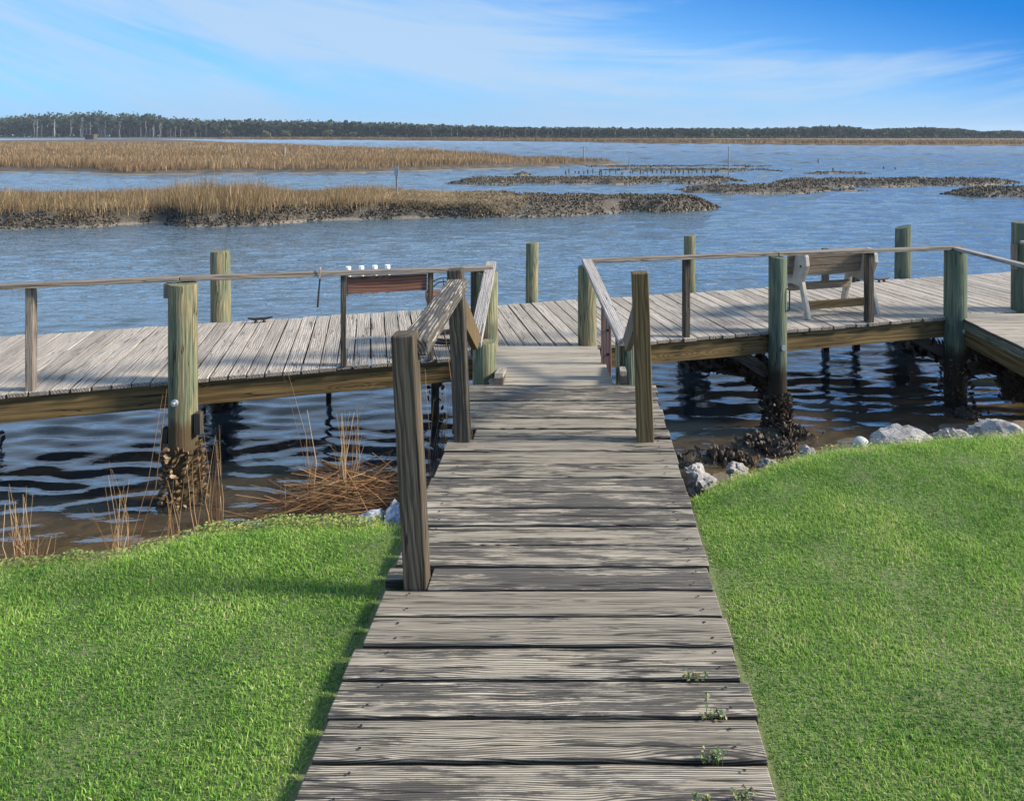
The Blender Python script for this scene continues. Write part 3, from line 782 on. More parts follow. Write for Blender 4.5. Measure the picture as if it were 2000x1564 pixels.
# ------------------------------------------------------------------ far wood
LEAF_F = [(0, 1, 2), (0, 2, 3)]
def crown_quads(cx, cy, cz, rx, rz, n, size):
    d = rng.normal(size=(n, 3)); d /= np.linalg.norm(d, axis=1)[:, None]
    r_ = rng.random(n) ** 0.45
    c_ = np.stack([cx + d[:, 0] * rx * r_, cy + d[:, 1] * rx * r_, cz + d[:, 2] * rz * r_], -1)
    a = rng.normal(size=(n, 3)); a /= np.linalg.norm(a, axis=1)[:, None]
    b = np.cross(a, rng.normal(size=(n, 3))); b /= np.linalg.norm(b, axis=1)[:, None]
    s = size * rng.uniform(0.6, 1.3, n)[:, None]
    return np.stack([c_ - a * s - b * s * 0.5, c_ + a * s * 0.3 - b * s, c_ + a * s + b * s * 0.6, c_ - a * s * 0.4 + b * s], 1).reshape(-1, 3)
PTOP = [(-300, 228), (0, 231), (60, 226), (180, 221), (300, 227), (360, 234), (500, 236), (700, 240), (850, 245), (1000, 249), (1150, 250), (1300, 252), (1500, 252), (1640, 247), (1700, 253), (1800, 251), (1880, 253), (1920, 259), (1960, 256), (2000, 258), (2300, 257)]
def tree_Y(px): return np.interp(px, [-300, 0, 1000, 2000, 2300], [730, 720, 600, 545, 540])
FV, FF, FM, FR, fb = [], [], [], [], 0
for row in range(6):
    px = -260.0
    while px < 2260:
        Y = float(tree_Y(px)) + row * 9 + random.uniform(-3, 3)
        top = np.interp(px, [p[0] for p in PTOP], [p[1] for p in PTOP])
        ztop = HCAM + (HY - top) * Y / F * random.choice([0.72, 0.85, 0.95, 1.0, 1.05, 1.13]) * random.uniform(0.96, 1.04)
        X = (px - CX) * Y / F
        g = -0.9; Ht = ztop - g
        gapx = fbm(px * 0.02, row * 3.3, 17)
        if Ht > 1.5:
            tall = px < 420 or (880 < px < 1240)
            rx = random.uniform(2.2, 4.0); rz = Ht * random.uniform(0.22, 0.33)
            nq = 34 if row < 2 else 26
            V = crown_quads(X, Y, ztop - rz, rx, rz, nq, random.uniform(0.8, 1.15))
            if not tall or row > 1:
                V = np.concatenate([V, crown_quads(X + random.uniform(-2, 2), Y, g + Ht * 0.30, rx * 1.25, Ht * 0.36, 26, 1.15)])
            k = len(V) // 4
            FV.append(V); FF.append(np.arange(len(V)).reshape(-1, 4) + fb); fb += len(V); FM += [0] * k
            tone = random.gauss(0.42, 0.14)
            FR.append(np.clip(np.repeat(rng.normal(tone, 0.14, k), 4), 0, 1))
            if row < 2:
                wv = 0.14
                T = np.array([(X - wv, Y, g), (X + wv, Y, g), (X + wv * 0.7, Y, ztop - rz), (X - wv * 0.7, Y, ztop - rz), (X, Y - wv, g), (X, Y + wv, g), (X, Y + wv * 0.7, ztop - rz), (X, Y - wv * 0.7, ztop - rz)])
                FV.append(T); FF.append(np.arange(8).reshape(2, 4) + fb); fb += 8; FM += [1, 1]; FR.append(np.full(8, 0.5))
        px += random.uniform(4.0, 8.0)
# low scrub along the foot
for i in range(1500):
    px = random.uniform(-260, 2260); Y = float(tree_Y(px)) - random.uniform(2, 14); X = (px - CX) * Y / F
    hs = random.uniform(0.7, 2.6) * (0.5 if px < 420 else 1.0)
    V = crown_quads(X, Y, -0.9 + hs * 0.45, random.uniform(0.8, 2.2), hs * 0.55, 7, 0.6)
    FV.append(V); FF.append(np.arange(len(V)).reshape(-1, 4) + fb); fb += len(V); FM += [0] * 7
    FR.append(np.clip(np.repeat(rng.normal(0.5, 0.2, 7), 4), 0, 1))
o = mesh_obj('far_wood', np.concatenate(FV), np.concatenate(FF), None, rnd=np.concatenate(FR), mats=[M['needles'], M['bark']], mat_idx=FM)
tag(o, 'dark pine wood along the far shore', 'forest', kind='stuff')

# pale dead pines standing at the edge of the wood: one built, the rest copied
def dead_tree(name, X, Y, H, proto=None):
    if proto is None:
        mb = MB()
        mb.tube([(0, 0, 0), (0.05, 0, 0.4), (0.0, 0.03, 0.75), (0.04, 0, 1.0)], [0.012, 0.009, 0.006, 0.002], 5)
        for i in range(7):
            zz = random.uniform(0.5, 0.95); an = random.uniform(0, 6.28); L_ = random.uniform(0.05, 0.14)
            mb.tube([(0.02, 0, zz), (0.02 + L_ * math.cos(an), L_ * math.sin(an), zz + L_ * 0.5)], [0.006, 0.002], 4)
        o = mb.build(name, M['deadwood'])
    else:
        o = proto.copy(); COL.objects.link(o)
    o.location = (X, Y, -0.95); o.scale = (H, H, H * 1.0); o.rotation_euler = (0, 0, random.uniform(0, 6.28))
    tag(o, 'bare silvery dead pine standing at the edge of the far wood', 'dead tree', 'dead pines along the far wood')
    return o
proto = None
for i in range(85):
    zone = random.random()
    px = random.uniform(60, 410) if zone < 0.5 else random.uniform(880, 1240) if zone < 0.85 else random.uniform(410, 1900)
    Y = float(tree_Y(px)) - random.uniform(4, 12)
    top = np.interp(px, [p[0] for p in PTOP], [p[1] for p in PTOP])
    H = (HCAM + (HY - top) * Y / F + 0.95) * random.uniform(0.30, 0.84)
    o = dead_tree('dead_tree', at(px, Y), Y, H, proto)
    proto = proto or o
# olive bushy trees standing out in front of the wood
for i, (px, hpx, lab) in enumerate([(442, 20, 'olive bushy tree standing alone in front of the wood above the sunlit channel'), (520, 15, 'low olive tree in front of the wood, right of the lone bushy one'),
        (560, 18, 'rounded olive tree against the dark pines, second right of the lone bushy one'), (640, 17, 'olive tree at the wood edge above the far end of the channel'),
        (690, 13, 'small olive tree at the foot of the pines, right of the channel end'), (1640, 20, 'tall rounded tree rising above the right part of the far wood'), (1770, 17, 'dark spreading tree on the right far shore beside the treeline gap'),
        (1905, 15, 'loose open tree at the far right end of the treeline')]):
    Y = float(tree_Y(px)) - 14; X = at(px, Y); H = hpx * Y / F
    th = thing('bushy_tree', (X, Y, -0.9), lab, 'tree')
    V = np.concatenate([crown_quads(X + random.uniform(-1, 1) * H * 0.35, Y, -0.9 + H * random.uniform(0.45, 0.72), H * 0.36, H * 0.28, 40, 0.55) for _ in range(5)])
    mesh_obj('crown', V, np.arange(len(V)).reshape(-1, 4), M['bush_leaf'] if px < 1500 else M['needles'], th, rnd=np.repeat(rng.random(len(V) // 4), 4))
    mb = MB(); mb.tube([(X, Y, -0.95), (X + 0.2, Y, -0.9 + H * 0.3), (X, Y, -0.9 + H * 0.6)], [0.25, 0.18, 0.08], 6); mb.build('trunk', M['bark'], th)

# ------------------------------------------------------------------ posts, poles in the marsh and water
def pole(name, px, ybase, ytop, Y, wpx, m, label, cat='post', group=None, lean=0.0):
    X = at(px, Y); z0 = zat(ybase, Y) - 0.4; z1 = zat(ytop, Y)
    mb = MB(); r_ = max(wpx * Y / F / 2, 0.012)
    mb.tube([(X, Y, z0), (X + lean * 0.5, Y, (z0 + z1) / 2), (X + lean, Y, z1)], [r_, r_ * 0.97, r_ * 0.9], 8)
    return tag(mb.build(name, m), label, cat, group)
# marker with board on the near island
Y = 31.0; X = at(775, Y)
th = thing('marker_post', (X, Y, zat(394, Y)), 'thin marker post with small grey board standing in flattened marsh grass', 'marker post')
mb = MB(); mb.beam((X, Y, zat(398, Y) - 0.2), (X, Y, zat(326, Y)), 0.07, 0.07, (0, 1, 0)); mb.build('post', M['stake'], th)
mb = MB(); mb.beam((X, Y - 0.055, zat(344, Y)), (X, Y - 0.055, zat(325, Y)), 0.17, 0.03, (0, 1, 0)); mb.build('board', M['sign'], th)
mb = MB(); mb.beam((X - 0.22, Y - 0.1, zat(394, Y)), (X + 0.25, Y - 0.06, zat(392, Y)), 0.12, 0.10); mb.build('footing', M['stake_pale'], th)
pole('marsh_post', 556, 308, 286, 86, 4.5, M['stake'], 'stout pale post standing in the middle of the broad marsh', 'post')
pole('marsh_post', 431, 300, 285, 105, 3.2, M['stake'], 'shorter pale post left of the stout marsh post', 'post')
pole('marsh_post', 632, 295, 289, 110, 2.5, M['stake'], 'tiny pale post in the marsh right of the stout one', 'post')
pole('water_pole', 1140, 323, 287, 74, 2.4, M['stake'], 'thin pale pole rising from the water off the marsh point', 'pole')
pole('water_pole', 1423, 341, 287, 56, 2.2, M['stake'], 'tall thin pole beside the low reef in open water', 'pole')
pole('water_pole', 1229, 326, 306, 68, 2.2, M['stake'], 'short pale pole among the reefs right of the marsh point', 'pole')
pole('marsh_post', 973, 318, 300, 78, 2.2, M['stake'], 'slim pale stick in the grass near the marsh point', 'post')
pole('water_stake', 1627, 336, 328, 62, 3, M['stake_dark'], 'dark upright stake alone in open water on the right', 'stake')
pole('water_stake', 1535, 336, 330, 64, 2.5, M['stake_dark'], 'dark tilted stake in open water, left one', 'stake', lean=0.5)
pole('water_stake', 1726, 330, 325, 66, 2.5, M['stake_dark'], 'small dark stake in open water further right', 'stake')
pole('water_stake', 1756, 331, 327, 66, 2.5, M['stake_dark'], 'small dark leaning stake, rightmost in open water', 'stake', lean=-0.4)
pole('water_stake', 1598, 316, 311, 80, 2.2, M['stake_dark'], 'tiny dark stake farthest out in open water', 'stake')
pole('water_stake', 1452, 328, 322, 70, 2.2, M['stake_dark'], 'tiny dark tilted stake right of the tall thin pole', 'stake', lean=0.6)
# row of oyster stakes
Yr = 58.0
for i in range(34):
    px = 1105 + i * 8.9 + random.uniform(-3, 3)
    Y = Yr + random.uniform(-1.2, 1.2)
    pole('oyster_stake', px, 343, 343 - random.uniform(6, 14), Y, random.uniform(2.0, 3.6), M['stake_dark'],
         'dark barnacled stake in the long row of stakes between two reefs', 'stake', 'row of old oyster stakes', random.uniform(-0.1, 0.1))
# duck blind hut far on the left marsh
Y = 330.0; X = at(178, Y); z0 = zat(270, Y)
th = thing('duck_blind', (X, Y, z0 - 0.3), 'small dark brushy hunting blind on the far left marsh', 'hut')
mb = MB(); wv = 17 * Y / F / 2
mb.prism([(-wv, -0.6), (wv, -0.6), (wv, 1.2), (wv * 0.7, 1.5), (-wv * 0.85, 1.45), (-wv, 1.2)], (X, Y, z0), (1, 0, 0), (0, 0, 1), (0, 1, 0), 2.5); mb.build('wall', M['bark'], th)
mb = MB(); mb.beam((X - wv * 1.1, Y, z0 + 1.6), (X + wv * 1.1, Y, z0 + 1.55), 2.9, 0.15); mb.build('roof', M['stake'], th)

# ------------------------------------------------------------------ lawn
def scatter_lawn(n, x0, x1, y0, seed):
    x = rng.uniform(x0, x1, n)
    ye = lawn_edge(x)
    y = y0 + (ye + 0.10 - y0) * rng.random(n)
    keep = (y < ye + 0.05 * rng.normal(size=n)) & ((x < -0.735) | (x > 0.525))
    return x[keep], y[keep]
xs_, ys2 = [], []
# dense where the photograph looks, sparser outside
for (n, x0, x1, y0) in ((190000, -2.9, -0.73, 1.55), (270000, 0.52, 3.2, 1.55), (50000, -6, -2.9, 0.5), (80000, 3.2, 7.5, 0.5), (60000, -2.9, 3.2, 0.2)):
    a_, b_ = scatter_lawn(n, x0, x1, y0, 1); xs_.append(a_); ys2.append(b_)
x = np.concatenate(xs_); y = np.concatenate(ys2); n = len(x)
z = ground_z(x, y)
pt = fbm(x * 5, y * 5, 101, 4); pt2 = fbm(x * 1.6, y * 1.6, 103, 3)
hh = 0.019 * (0.45 + 1.1 * pt) * rng.uniform(0.6, 1.35, n)
nearwalk = np.minimum(np.abs(x + 0.735), np.abs(x - 0.525))
hh *= np.interp(nearwalk, [0, 0.06, 0.15], [0.75, 0.9, 1.0])
edge = np.clip(1 - (lawn_edge(x) - y) / 0.22, 0, 1)
rn = np.clip(rng.normal(0.46, 0.17, n) + 0.55 * (pt - 0.47) + 0.5 * (pt2 - 0.45) + 0.36 * edge, 0, 1)
hh *= 1 + edge * (rng.random(n) < 0.3) * rng.uniform(0.2, 1.3, n)
straw = rng.random(n) < 0.06 * (0.4 + 1.6 * (pt2 > 0.55)) + 0.10 * edge
rn[straw] = rng.uniform(0.88, 1.0, straw.sum())
V, Fs, rr = blades(np.stack([x, y, z - 0.004], -1), hh, rng.uniform(0.0022, 0.0042, n), rng.uniform(0, 6.28, n),
                   rng.uniform(0, 6.28, n) * 0.75 + 1.5 * pt, np.abs(rng.normal(0.75, 0.42, n)), rn, 1.7)
o = mesh_obj('lawn_grass', V, Fs, M['turf'], rnd=rr)
tag(o, 'short bright green lawn on both sides of the boardwalk', 'grass', kind='stuff')
# small-leaved ground cover spilling over the left lawn edge and thin dry growth on the right edge
n = 9000
x = np.concatenate([rng.uniform(-3.4, -0.9, int(n * 0.7)), rng.uniform(0.6, 4.0, int(n * 0.3))])
y = lawn_edge(x) + rng.normal(0.0, 0.055, n)
z = ground_z(x, y) + 0.045 * rng.random(n)
LV = [(0, -0.5, 0), (0.5, 0, 0.12), (0, 0.55, 0), (-0.5, 0, 0.12)]
sz = rng.uniform(0.006, 0.013, n)
V, Fs, rr = scatter(LV, [(0, 1, 2), (0, 2, 3)], np.stack([x, y, z], -1), rng.uniform(0, 6.28, n), rng.uniform(0, 6.28, n), rng.uniform(0, 0.9, n), np.stack([sz, sz * 1.3, sz], -1), rng.random(n))
o = mesh_obj('ground_cover', V, Fs, M['cover'], rnd=rr)
tag(o, 'yellow green small leaved ground cover along the lawn edge', 'ground cover', kind='stuff')

# ------------------------------------------------------------------ boardwalk
WL, WR = -0.712, 0.503
bw = thing('boardwalk', (-0.1, 2.0, -0.06), 'long weathered plank boardwalk leading over the lawn to the dock, black lichen on pale boards', 'boardwalk')
mb = MB()
k0 = -16
for k in range(k0, 20):
    ya = 1.931 + 0.1459 * k; yb = ya + 0.1459
    gap = 0.019 if k < 6 else 0.015
    yc = (ya + yb) / 2; wd = yb - ya - gap
    l = WL + random.uniform(-0.012, 0.012); r_ = WR + random.uniform(-0.012, 0.012)
    if k >= 14: r_ -= 0.0; 
    zc = -0.019 + random.uniform(-0.003, 0.003)
    if k == 5:
        mb.beam((-0.552, yc, zc), (r_, yc, zc), wd, 0.038, seg=10, jit=0.0022)
        mb.beam((l, yc + 0.03, zc), (-0.645, yc + 0.03, zc), wd - 0.06, 0.038, seg=1, jit=0.001)
    elif k == 14:
        mb.beam((-0.575, yc, zc), (0.318, yc, zc), wd, 0.038, seg=10, jit=0.0022)
        mb.beam((0.41, yc + 0.02, zc), (r_, yc + 0.02, zc), wd - 0.04, 0.038, seg=1, jit=0.001)
    else:
        mb.beam((l, yc, zc), (r_, yc, zc), wd, 0.038, seg=12, jit=0.0026)
mb.build('decking', M['walk'], bw, bevel=0.004)
nv, nf = [], []
for k in range(-6, 20):
    for xx in (-0.60, 0.43):
        for dy_ in (0.035, 0.108):
            cx_, cy_ = xx + random.uniform(-0.012, 0.012), 1.931 + 0.1459 * k + dy_ + random.uniform(-0.008, 0.008)
            if (k in (5, 14) and xx < 0) or (k == 14): continue
            b_ = len(nv); nv += [(cx_ + 0.0048 * math.cos(q_), cy_ + 0.0048 * math.sin(q_), 0.0045) for q_ in np.linspace(0, 2 * math.pi, 9)[:-1]]; nf.append(tuple(range(b_, b_ + 8)))
tag(mesh_obj('nail_heads', nv, nf, M['iron'], bw), kind='stuff')
for xx in (-0.60, -0.10, 0.43):
    mb = MB(); mb.beam((xx, -0.3, -0.112), (xx, 4.84, -0.112), 0.04, 0.145, seg=1); mb.build('joist', M['post_olive'], bw)
mb = MB(); mb.beam((-0.70, 4.80, -0.105), (0.49, 4.80, -0.105), 0.04, 0.13); mb.build('end_beam', M['post_olive'], bw)
def sq_post(x0, x1, yf, wx, wy, z0, z1, m, parent, name='post', label=None):
    mb = MB()
    # front face at yf at the base
    lean = (x1 - x0) / (z1 - 0.0)
    mb.beam((x0 + lean * z0, yf + wy / 2, z0), (x1, yf + wy / 2, z1), wx, wy, (0, 1, 0), seg=7, jit=0.0022)
    o = mb.build(name, m, parent, bevel=0.006)
    if label: o['label'] = label
    return o
sq_post(-0.598, -0.645, 2.668, 0.083, 0.085, -0.9, 0.918, M['post'], bw, label='tall weathered grey brown post nearest the lawn')
sq_post(-0.628, -0.668, 3.925, 0.080, 0.085, -1.5, 0.925, M['post'], bw, label='weathered post at the far end of the handrail')
sq_post(0.363, 0.331, 3.925, 0.086, 0.088, -1.5, 0.908, M['post_olive'], bw, label='free standing olive brown post with flat top')
for xx in (-0.55, 0.40):
    mb = MB(); mb.lathe((xx, 4.72, 0), [(0.09, -2.6), (0.088, -1.2), (0.086, -0.17)], 16, 0.03); mb.build('pile', M['pile_dark'], bw, True)
mb = MB(); mb.beam((-0.612, 2.72, 0.862), (-0.652, 3.935, 0.845), 0.105, 0.062, seg=8, jit=0.004, r=0.35); mb.build('handrail', M['rail_lichen'], bw, bevel=0.007)
mb = MB(); mb.prism([(4.0, 0.86), (5.50, 0.135), (5.17, 0.135), (4.0, 0.68)], (-0.675, 0, 0), (-0.05, 1, 0), (0, 0, 1), (1, 0.05, 0), 0.04); mb.V = [(v[0] + 0.20, v[1], v[2]) for v in mb.V]
o = mb.build('sloping_rail', M['post_olive'], bw, bevel=0.003)
mb = MB(); mb.prism([(4.0, 0.83), (5.50, 0.125), (5.17, 0.125), (4.0, 0.66)], (0.325, 0, 0), (0.005, 1, 0), (0, 0, 1), (1, 0, 0), 0.04)
o = mb.build('sloping_rail', M['rail'], bw, bevel=0.003)

# ------------------------------------------------------------------ dock frame of reference
U = np.array([0.962, 0.273]); NV = np.array([-0.273, 0.962])
def D(s, v, z):
    return (s * U[0] + v * NV[0], 7.3 + s * U[1] + v * NV[1], z)
def s_at(px, v=0.0):
    """arc position of the dock point seen at photo column px, at offset v"""
    tt = (px - CX) / F
    # (s U0 + v N0) = tt (7.3 + s U1 + v N1)
    return (tt * (7.3 + v * NV[1]) - v * NV[0]) / (U[0] - tt * U[1])
UV3 = (U[0], U[1], 0); NV3 = (NV[0], NV[1], 0)
DW = 1.97
dock = thing('dock', D(0, 1, ZD), 'long silver grey plank dock crossing the creek on green piles with thin handrails', 'dock')
mb = MB()
s = -9.0
while s < 9.5:
    pw = random.choice([0.138, 0.138, 0.14, 0.136])
    gap = random.uniform(0.008, 0.014)
    mb.beam(D(s + pw / 2, -0.035 + random.uniform(-0.014, 0.010), ZD - 0.019 + random.uniform(-0.003, 0.003)), D(s + pw / 2, DW + random.uniform(-0.02, 0.03), ZD - 0.019 + random.uniform(-0.003, 0.003)), pw, 0.038, seg=6, jit=0.0022)
    s += pw + gap
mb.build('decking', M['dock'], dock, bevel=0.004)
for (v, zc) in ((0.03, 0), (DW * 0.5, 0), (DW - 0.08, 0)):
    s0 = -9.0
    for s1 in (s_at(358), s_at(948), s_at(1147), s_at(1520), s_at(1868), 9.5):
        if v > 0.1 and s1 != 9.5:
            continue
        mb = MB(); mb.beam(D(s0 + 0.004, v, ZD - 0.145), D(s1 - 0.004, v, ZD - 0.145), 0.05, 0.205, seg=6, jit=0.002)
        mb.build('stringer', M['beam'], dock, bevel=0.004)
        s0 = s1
# piles
def pile_prof(r0, z1, r1=None, z0=-3.0, bulge=0.0):
    r1 = r1 or r0 * 0.94
    zs = np.linspace(z0, z1 - 0.012, 16)
    pr = [(r0 + (r1 - r0) * (zz - z0) / (z1 - z0), zz) for zz in zs]
    pr.append((r1 * 0.955, z1))
    return pr
def crust(base, rad, z0, z1, n, m, parent, size=0.055, name='oyster_crust', arc=None):
    th = rng.uniform(0, 6.28, n) if arc is None else rng.uniform(arc[0], arc[1], n)
    zz = z0 + (z1 - z0) * rng.random(n) ** 1.15
    grow = np.interp(zz, [z0, z0 + (z1 - z0) * 0.6, z1], [0.035, 0.02, 0.0])
    lump = 0.05 * fbm(th * 3, zz * 9, 111)
    rr_ = rad + grow + lump * np.interp(zz, [z0, z1], [1, 0.3]) - 0.015
    pos = np.stack([base[0] + rr_ * np.cos(th), base[1] + rr_ * np.sin(th), zz], -1)
    sz = size * rng.uniform(0.5, 1.3, n)
    V, Fs, rr2 = scatter(SH_V, SH_F, pos, rng.uniform(0, 6.28, n), th + rng.normal(0, 0.5, n), rng.uniform(0.3, 1.4, n),
                         np.stack([sz * rng.uniform(0.9, 1.5, n), sz * 1.2, sz * rng.uniform(0.7, 1.1, n)], -1), np.clip(rng.beta(2, 2.4, n), 0, 1))
    return tag(mesh_obj(name, V, Fs, m, parent, rnd=rr2), kind='stuff')
def dock_pile(px, v, rad, ztop, m, lean=(0, 0), crust_top=-0.95, ncrust=420, cm='oyster', label=None, size=0.055, slant=0.0, wob=0.025):
    s = s_at(px, v); b = D(s, v, 0)
    mb = MB(); mb.lathe((b[0], b[1]), pile_prof(rad, ztop), 28, wob, lean, slant=slant)
    o = mb.build('pile', m, dock, True)
    if label: o['label'] = label
    if ncrust: crust(b, rad, ZW - 0.15, crust_top, ncrust, M[cm], o, size)
    return o, b
pA, bA = dock_pile(358, -0.10, 0.118, 0.385, M['pile'], crust_top=-0.98, ncrust=620, cm='oyster_tan', label='green and tan pile with galvanised bolt and crust of tan oysters')
mb = MB(); mb.tube([(bA[0] - 0.01, bA[1] - 0.11, ZD - 0.14), (bA[0] - 0.01, bA[1] - 0.128, ZD - 0.14)], [0.03, 0.028], 14); mb.tube([(bA[0] - 0.01, bA[1] - 0.127, ZD - 0.14), (bA[0] - 0.01, bA[1] - 0.148, ZD - 0.14)], 0.013, 6); mb.build('bolt', M['steel'], pA)
mb = MB(); mb.beam((bA[0] - 0.155, bA[1] + 0.02, -0.85), (bA[0] - 0.16, bA[1] + 0.02, -1.12), 0.05, 0.07, (0, 1, 0)); mb.build('brace_end', M['brace'], dock)
mb = MB(); mb.beam((bA[0] + 0.145, bA[1] - 0.03, -0.70), (bA[0] + 0.15, bA[1] - 0.03, -0.88), 0.05, 0.06, (0, 1, 0)); mb.build('brace_end', M['brace'], dock)
pB, bB = dock_pile(950, -0.02, 0.118, 0.34, M['pile'], ncrust=120)
pC, bC = dock_pile(1147, -0.02, 0.098, 0.345, M['pile'], ncrust=120)
pD, bD = dock_pile(1519, -0.06, 0.103, 0.345, M['pile_dark'], ncrust=650, crust_top=-1.12, label='dark green pile with an iron strap beside the bench', slant=-0.1)
mb = MB(); mb.tube([(bD[0] + 0.085, bD[1] - 0.055, 0.02), (bD[0] + 0.105, bD[1] - 0.075, 0.0), (bD[0] + 0.105, bD[1] - 0.075, -0.2), (bD[0] + 0.085, bD[1] - 0.055, -0.22)], 0.008, 6); mb.build('iron_strap', M['iron'], pD)
mb = MB(); mb.tube([(bD[0] + 0.03, bD[1] - 0.09, ZD - 0.15), (bD[0] + 0.035, bD[1] - 0.115, ZD - 0.15)], [0.028, 0.026], 12); mb.build('bolt', M['steel'], pD)
pE, bE = dock_pile(1866, -0.06, 0.128, 0.315, M['pile_dark'], ncrust=260, label='stout green corner pile where the side pier joins')
mb = MB(); mb.tube([(bE[0] + 0.05, bE[1] - 0.115, ZD - 0.14), (bE[0] + 0.055, bE[1] - 0.14, ZD - 0.14)], [0.035, 0.032], 12); mb.build('bolt', M['steel'], pE)
# lower poles and braces under the deck, crusted
def under_pole(px, Y, r_, m, ztop, nc=160, cm='oyster'):
    X = at(px, Y); mb = MB(); mb.lathe((X, Y), pile_prof(r_, ztop), 14, 0.04)
    o = mb.build('support_pole', m, dock, True)
    if nc: crust((X, Y), r_, ZW - 0.2, -0.75, nc, M[cm], o, 0.06)
    return o
under_pole(642, 8.45, 0.032, M['brace'], ZD - 0.25, 0)
under_pole(850, 7.75, 0.045, M['brace'], ZD - 0.04, 60)
under_pole(-40, 7.1, 0.12, M['brace'], ZD - 0.04, 200)
def crusted_brace(p0, p1, wd, n, size=0.075, name='brace'):
    mb = MB(); mb.beam(p0, p1, 0.05, wd, seg=4, jit=0.006)
    o = mb.build(name, M['brace'], dock)
    if n:
        u = rng.random(n); P0 = np.array(p0); P1 = np.array(p1)
        pos = P0[None] + (P1 - P0)[None] * u[:, None] + rng.normal(0, 0.02, (n, 3)); pos[:, 2] += rng.uniform(-0.75, 0.55, n) * wd * (0.35 + 1.3 * fbm(u * 7, u * 0, 131))
        V, Fs, rr = shell_field(pos, size, 0.9, -0.18)
        tag(mesh_obj('oyster_crust', V, Fs, M['oyster'], o, rnd=rr), kind='stuff')
    return o
def DB(px, v, z):
    return D(s_at(px, v), v, z)
crusted_brace(DB(1520, 0.02, -0.93), DB(1340, 1.95, -1.33), 0.20, 420, 0.09)
crusted_brace(DB(1518, 0.05, -1.28), DB(1462, 0.8, -1.1), 0.16, 260, 0.09)
crusted_brace(DB(1430, 0.12, -0.66), DB(1514, 0.02, -0.98), 0.13, 20)
crusted_brace(DB(1395, 1.0, -0.60), DB(1415, 1.1, -1.15), 0.12, 60)
crusted_brace(DB(1862, 0.0, -0.95), DB(1762, 1.98, -1.34), 0.19, 360, 0.09)
crusted_brace(DB(1780, 0.1, -0.68), DB(1858, 0.0, -0.92), 0.12, 10)
# handrails of the dock (flat 2x4s) and their slim posts
ZR = 0.405
def rail_piece(px0, px1, v, z0, z1, m='rail', name='handrail', parent=None):
    mb = MB(); mb.beam(D(s_at(px0, v), v, z0), D(s_at(px1, v), v, z1), 0.088, 0.038, seg=6, jit=0.003)
    return mb.build(name, M[m], parent or dock, bevel=0.004)
rail_piece(-300, 352, -0.03, 0.425, 0.418)
rail_piece(353.5, 962, -0.03, 0.418, 0.372)
rail_piece(1150, 1516, -0.02, 0.395, 0.372)
rail_piece(1517.5, 1876, -0.02, 0.372, 0.338)
def rail_post(px, ztop, wx=0.055, wy=0.085, m='post', v=0.0):
    s = s_at(px, v)
    mb = MB(); mb.beam(D(s, v, ZD - 0.004), D(s, v, ztop), wx, wy, NV3, seg=3, jit=0.002)
    return mb.build('rail_post', M[m], dock, bevel=0.004)
rail_post(61, 0.40, m='rail', v=0.02)
rail_post(671, 0.378, 0.047, m='post', v=0.0)
rail_post(841, 0.362, 0.045, m='post', v=0.0)
rail_post(925, 0.355, 0.045, m='post', v=-0.01)
rail_post(1340, 0.362, 0.055, m='post', v=0.02)
rail_post(1697, 0.335, 0.075, m='post', v=0.01)
rail_post(-170, 0.40, m='post', v=0.02)
mb = MB(); mb.beam((bA[0] - 0.14, bA[1] + 0.02, 0.385), (bA[0] - 0.14, bA[1] + 0.02, 0.26), 0.05, 0.06, (0, 1, 0)); mb.build('rail_block', M['rail'], dock, bevel=0.004)

# ------------------------------------------------------------------ mooring piles behind and at the end of the dock
for (px, v, rad, ytop, ybase, lab, m, lean, sl) in (
        (430, DW + 0.13, 0.112, 490, 630, 'green mooring pile behind the left stretch of dock', 'pile', (-0.01, 0), 0.05),
        (1040, DW + 0.12, 0.085, 474, 596, 'slim yellowish mooring pile behind the dock opposite the ramp', 'pile', (0.012, 0), 0.1),
        (1347, DW + 0.12, 0.083, 460, 575, 'slim mooring pile behind the dock left of the bench', 'pile', (0, 0), 0.1),
        (1764, DW + 0.14, 0.118, 443, 548, 'dark green mooring pile behind the dock right of the bench', 'pile_dark', (0.01, 0), 0.28)):
    s = s_at(px, v); b = D(s, v, 0)
    th = thing('mooring_pile', (b[0], b[1], -3.0), lab, 'pile')
    zt = zat(ytop, b[1])
    mb = MB(); mb.lathe((b[0] - lean[0] * 3.3, b[1]), pile_prof(rad, zt), 28, 0.025, lean, slant=sl); mb.build('shaft', M[m], th, True)
    crust((b[0], b[1]), rad * 1.1, ZW - 0.15, -0.62, 420, M['oyster'], th, 0.07)

# ------------------------------------------------------------------ side pier at right
pier = thing('side_pier', (4.95, 7.0, ZD), 'narrow side pier of tan planks joining the dock at its right corner pile', 'pier')
PX0, PX1 = 4.40, 5.62
def edge_y(x): return 7.3 + 0.284 * x - 0.045
mb = MB(); y = 8.62
while y > 3.2:
    pw = 0.138
    xl = PX0 - 0.13 * (8.5 - y) * 0.08
    mb.beam((xl + random.uniform(-0.01, 0.01), y - pw / 2, ZD + 0.003 - 0.019), (PX1 + random.uniform(-0.02, 0.02), min(y - pw / 2, 20), ZD + 0.003 - 0.019), pw, 0.038, seg=5, jit=0.002)
    y -= pw + random.uniform(0.005, 0.01)
mb.build('decking', M['ramp'], pier, bevel=0.004)
mb = MB(); mb.beam((PX0 + 0.015, 8.40, ZD - 0.075), (PX0 - 0.04, 3.2, ZD - 0.075), 0.04, 0.085, seg=4, jit=0.001); mb.build('fascia', M['beam_green'], pier, bevel=0.003)
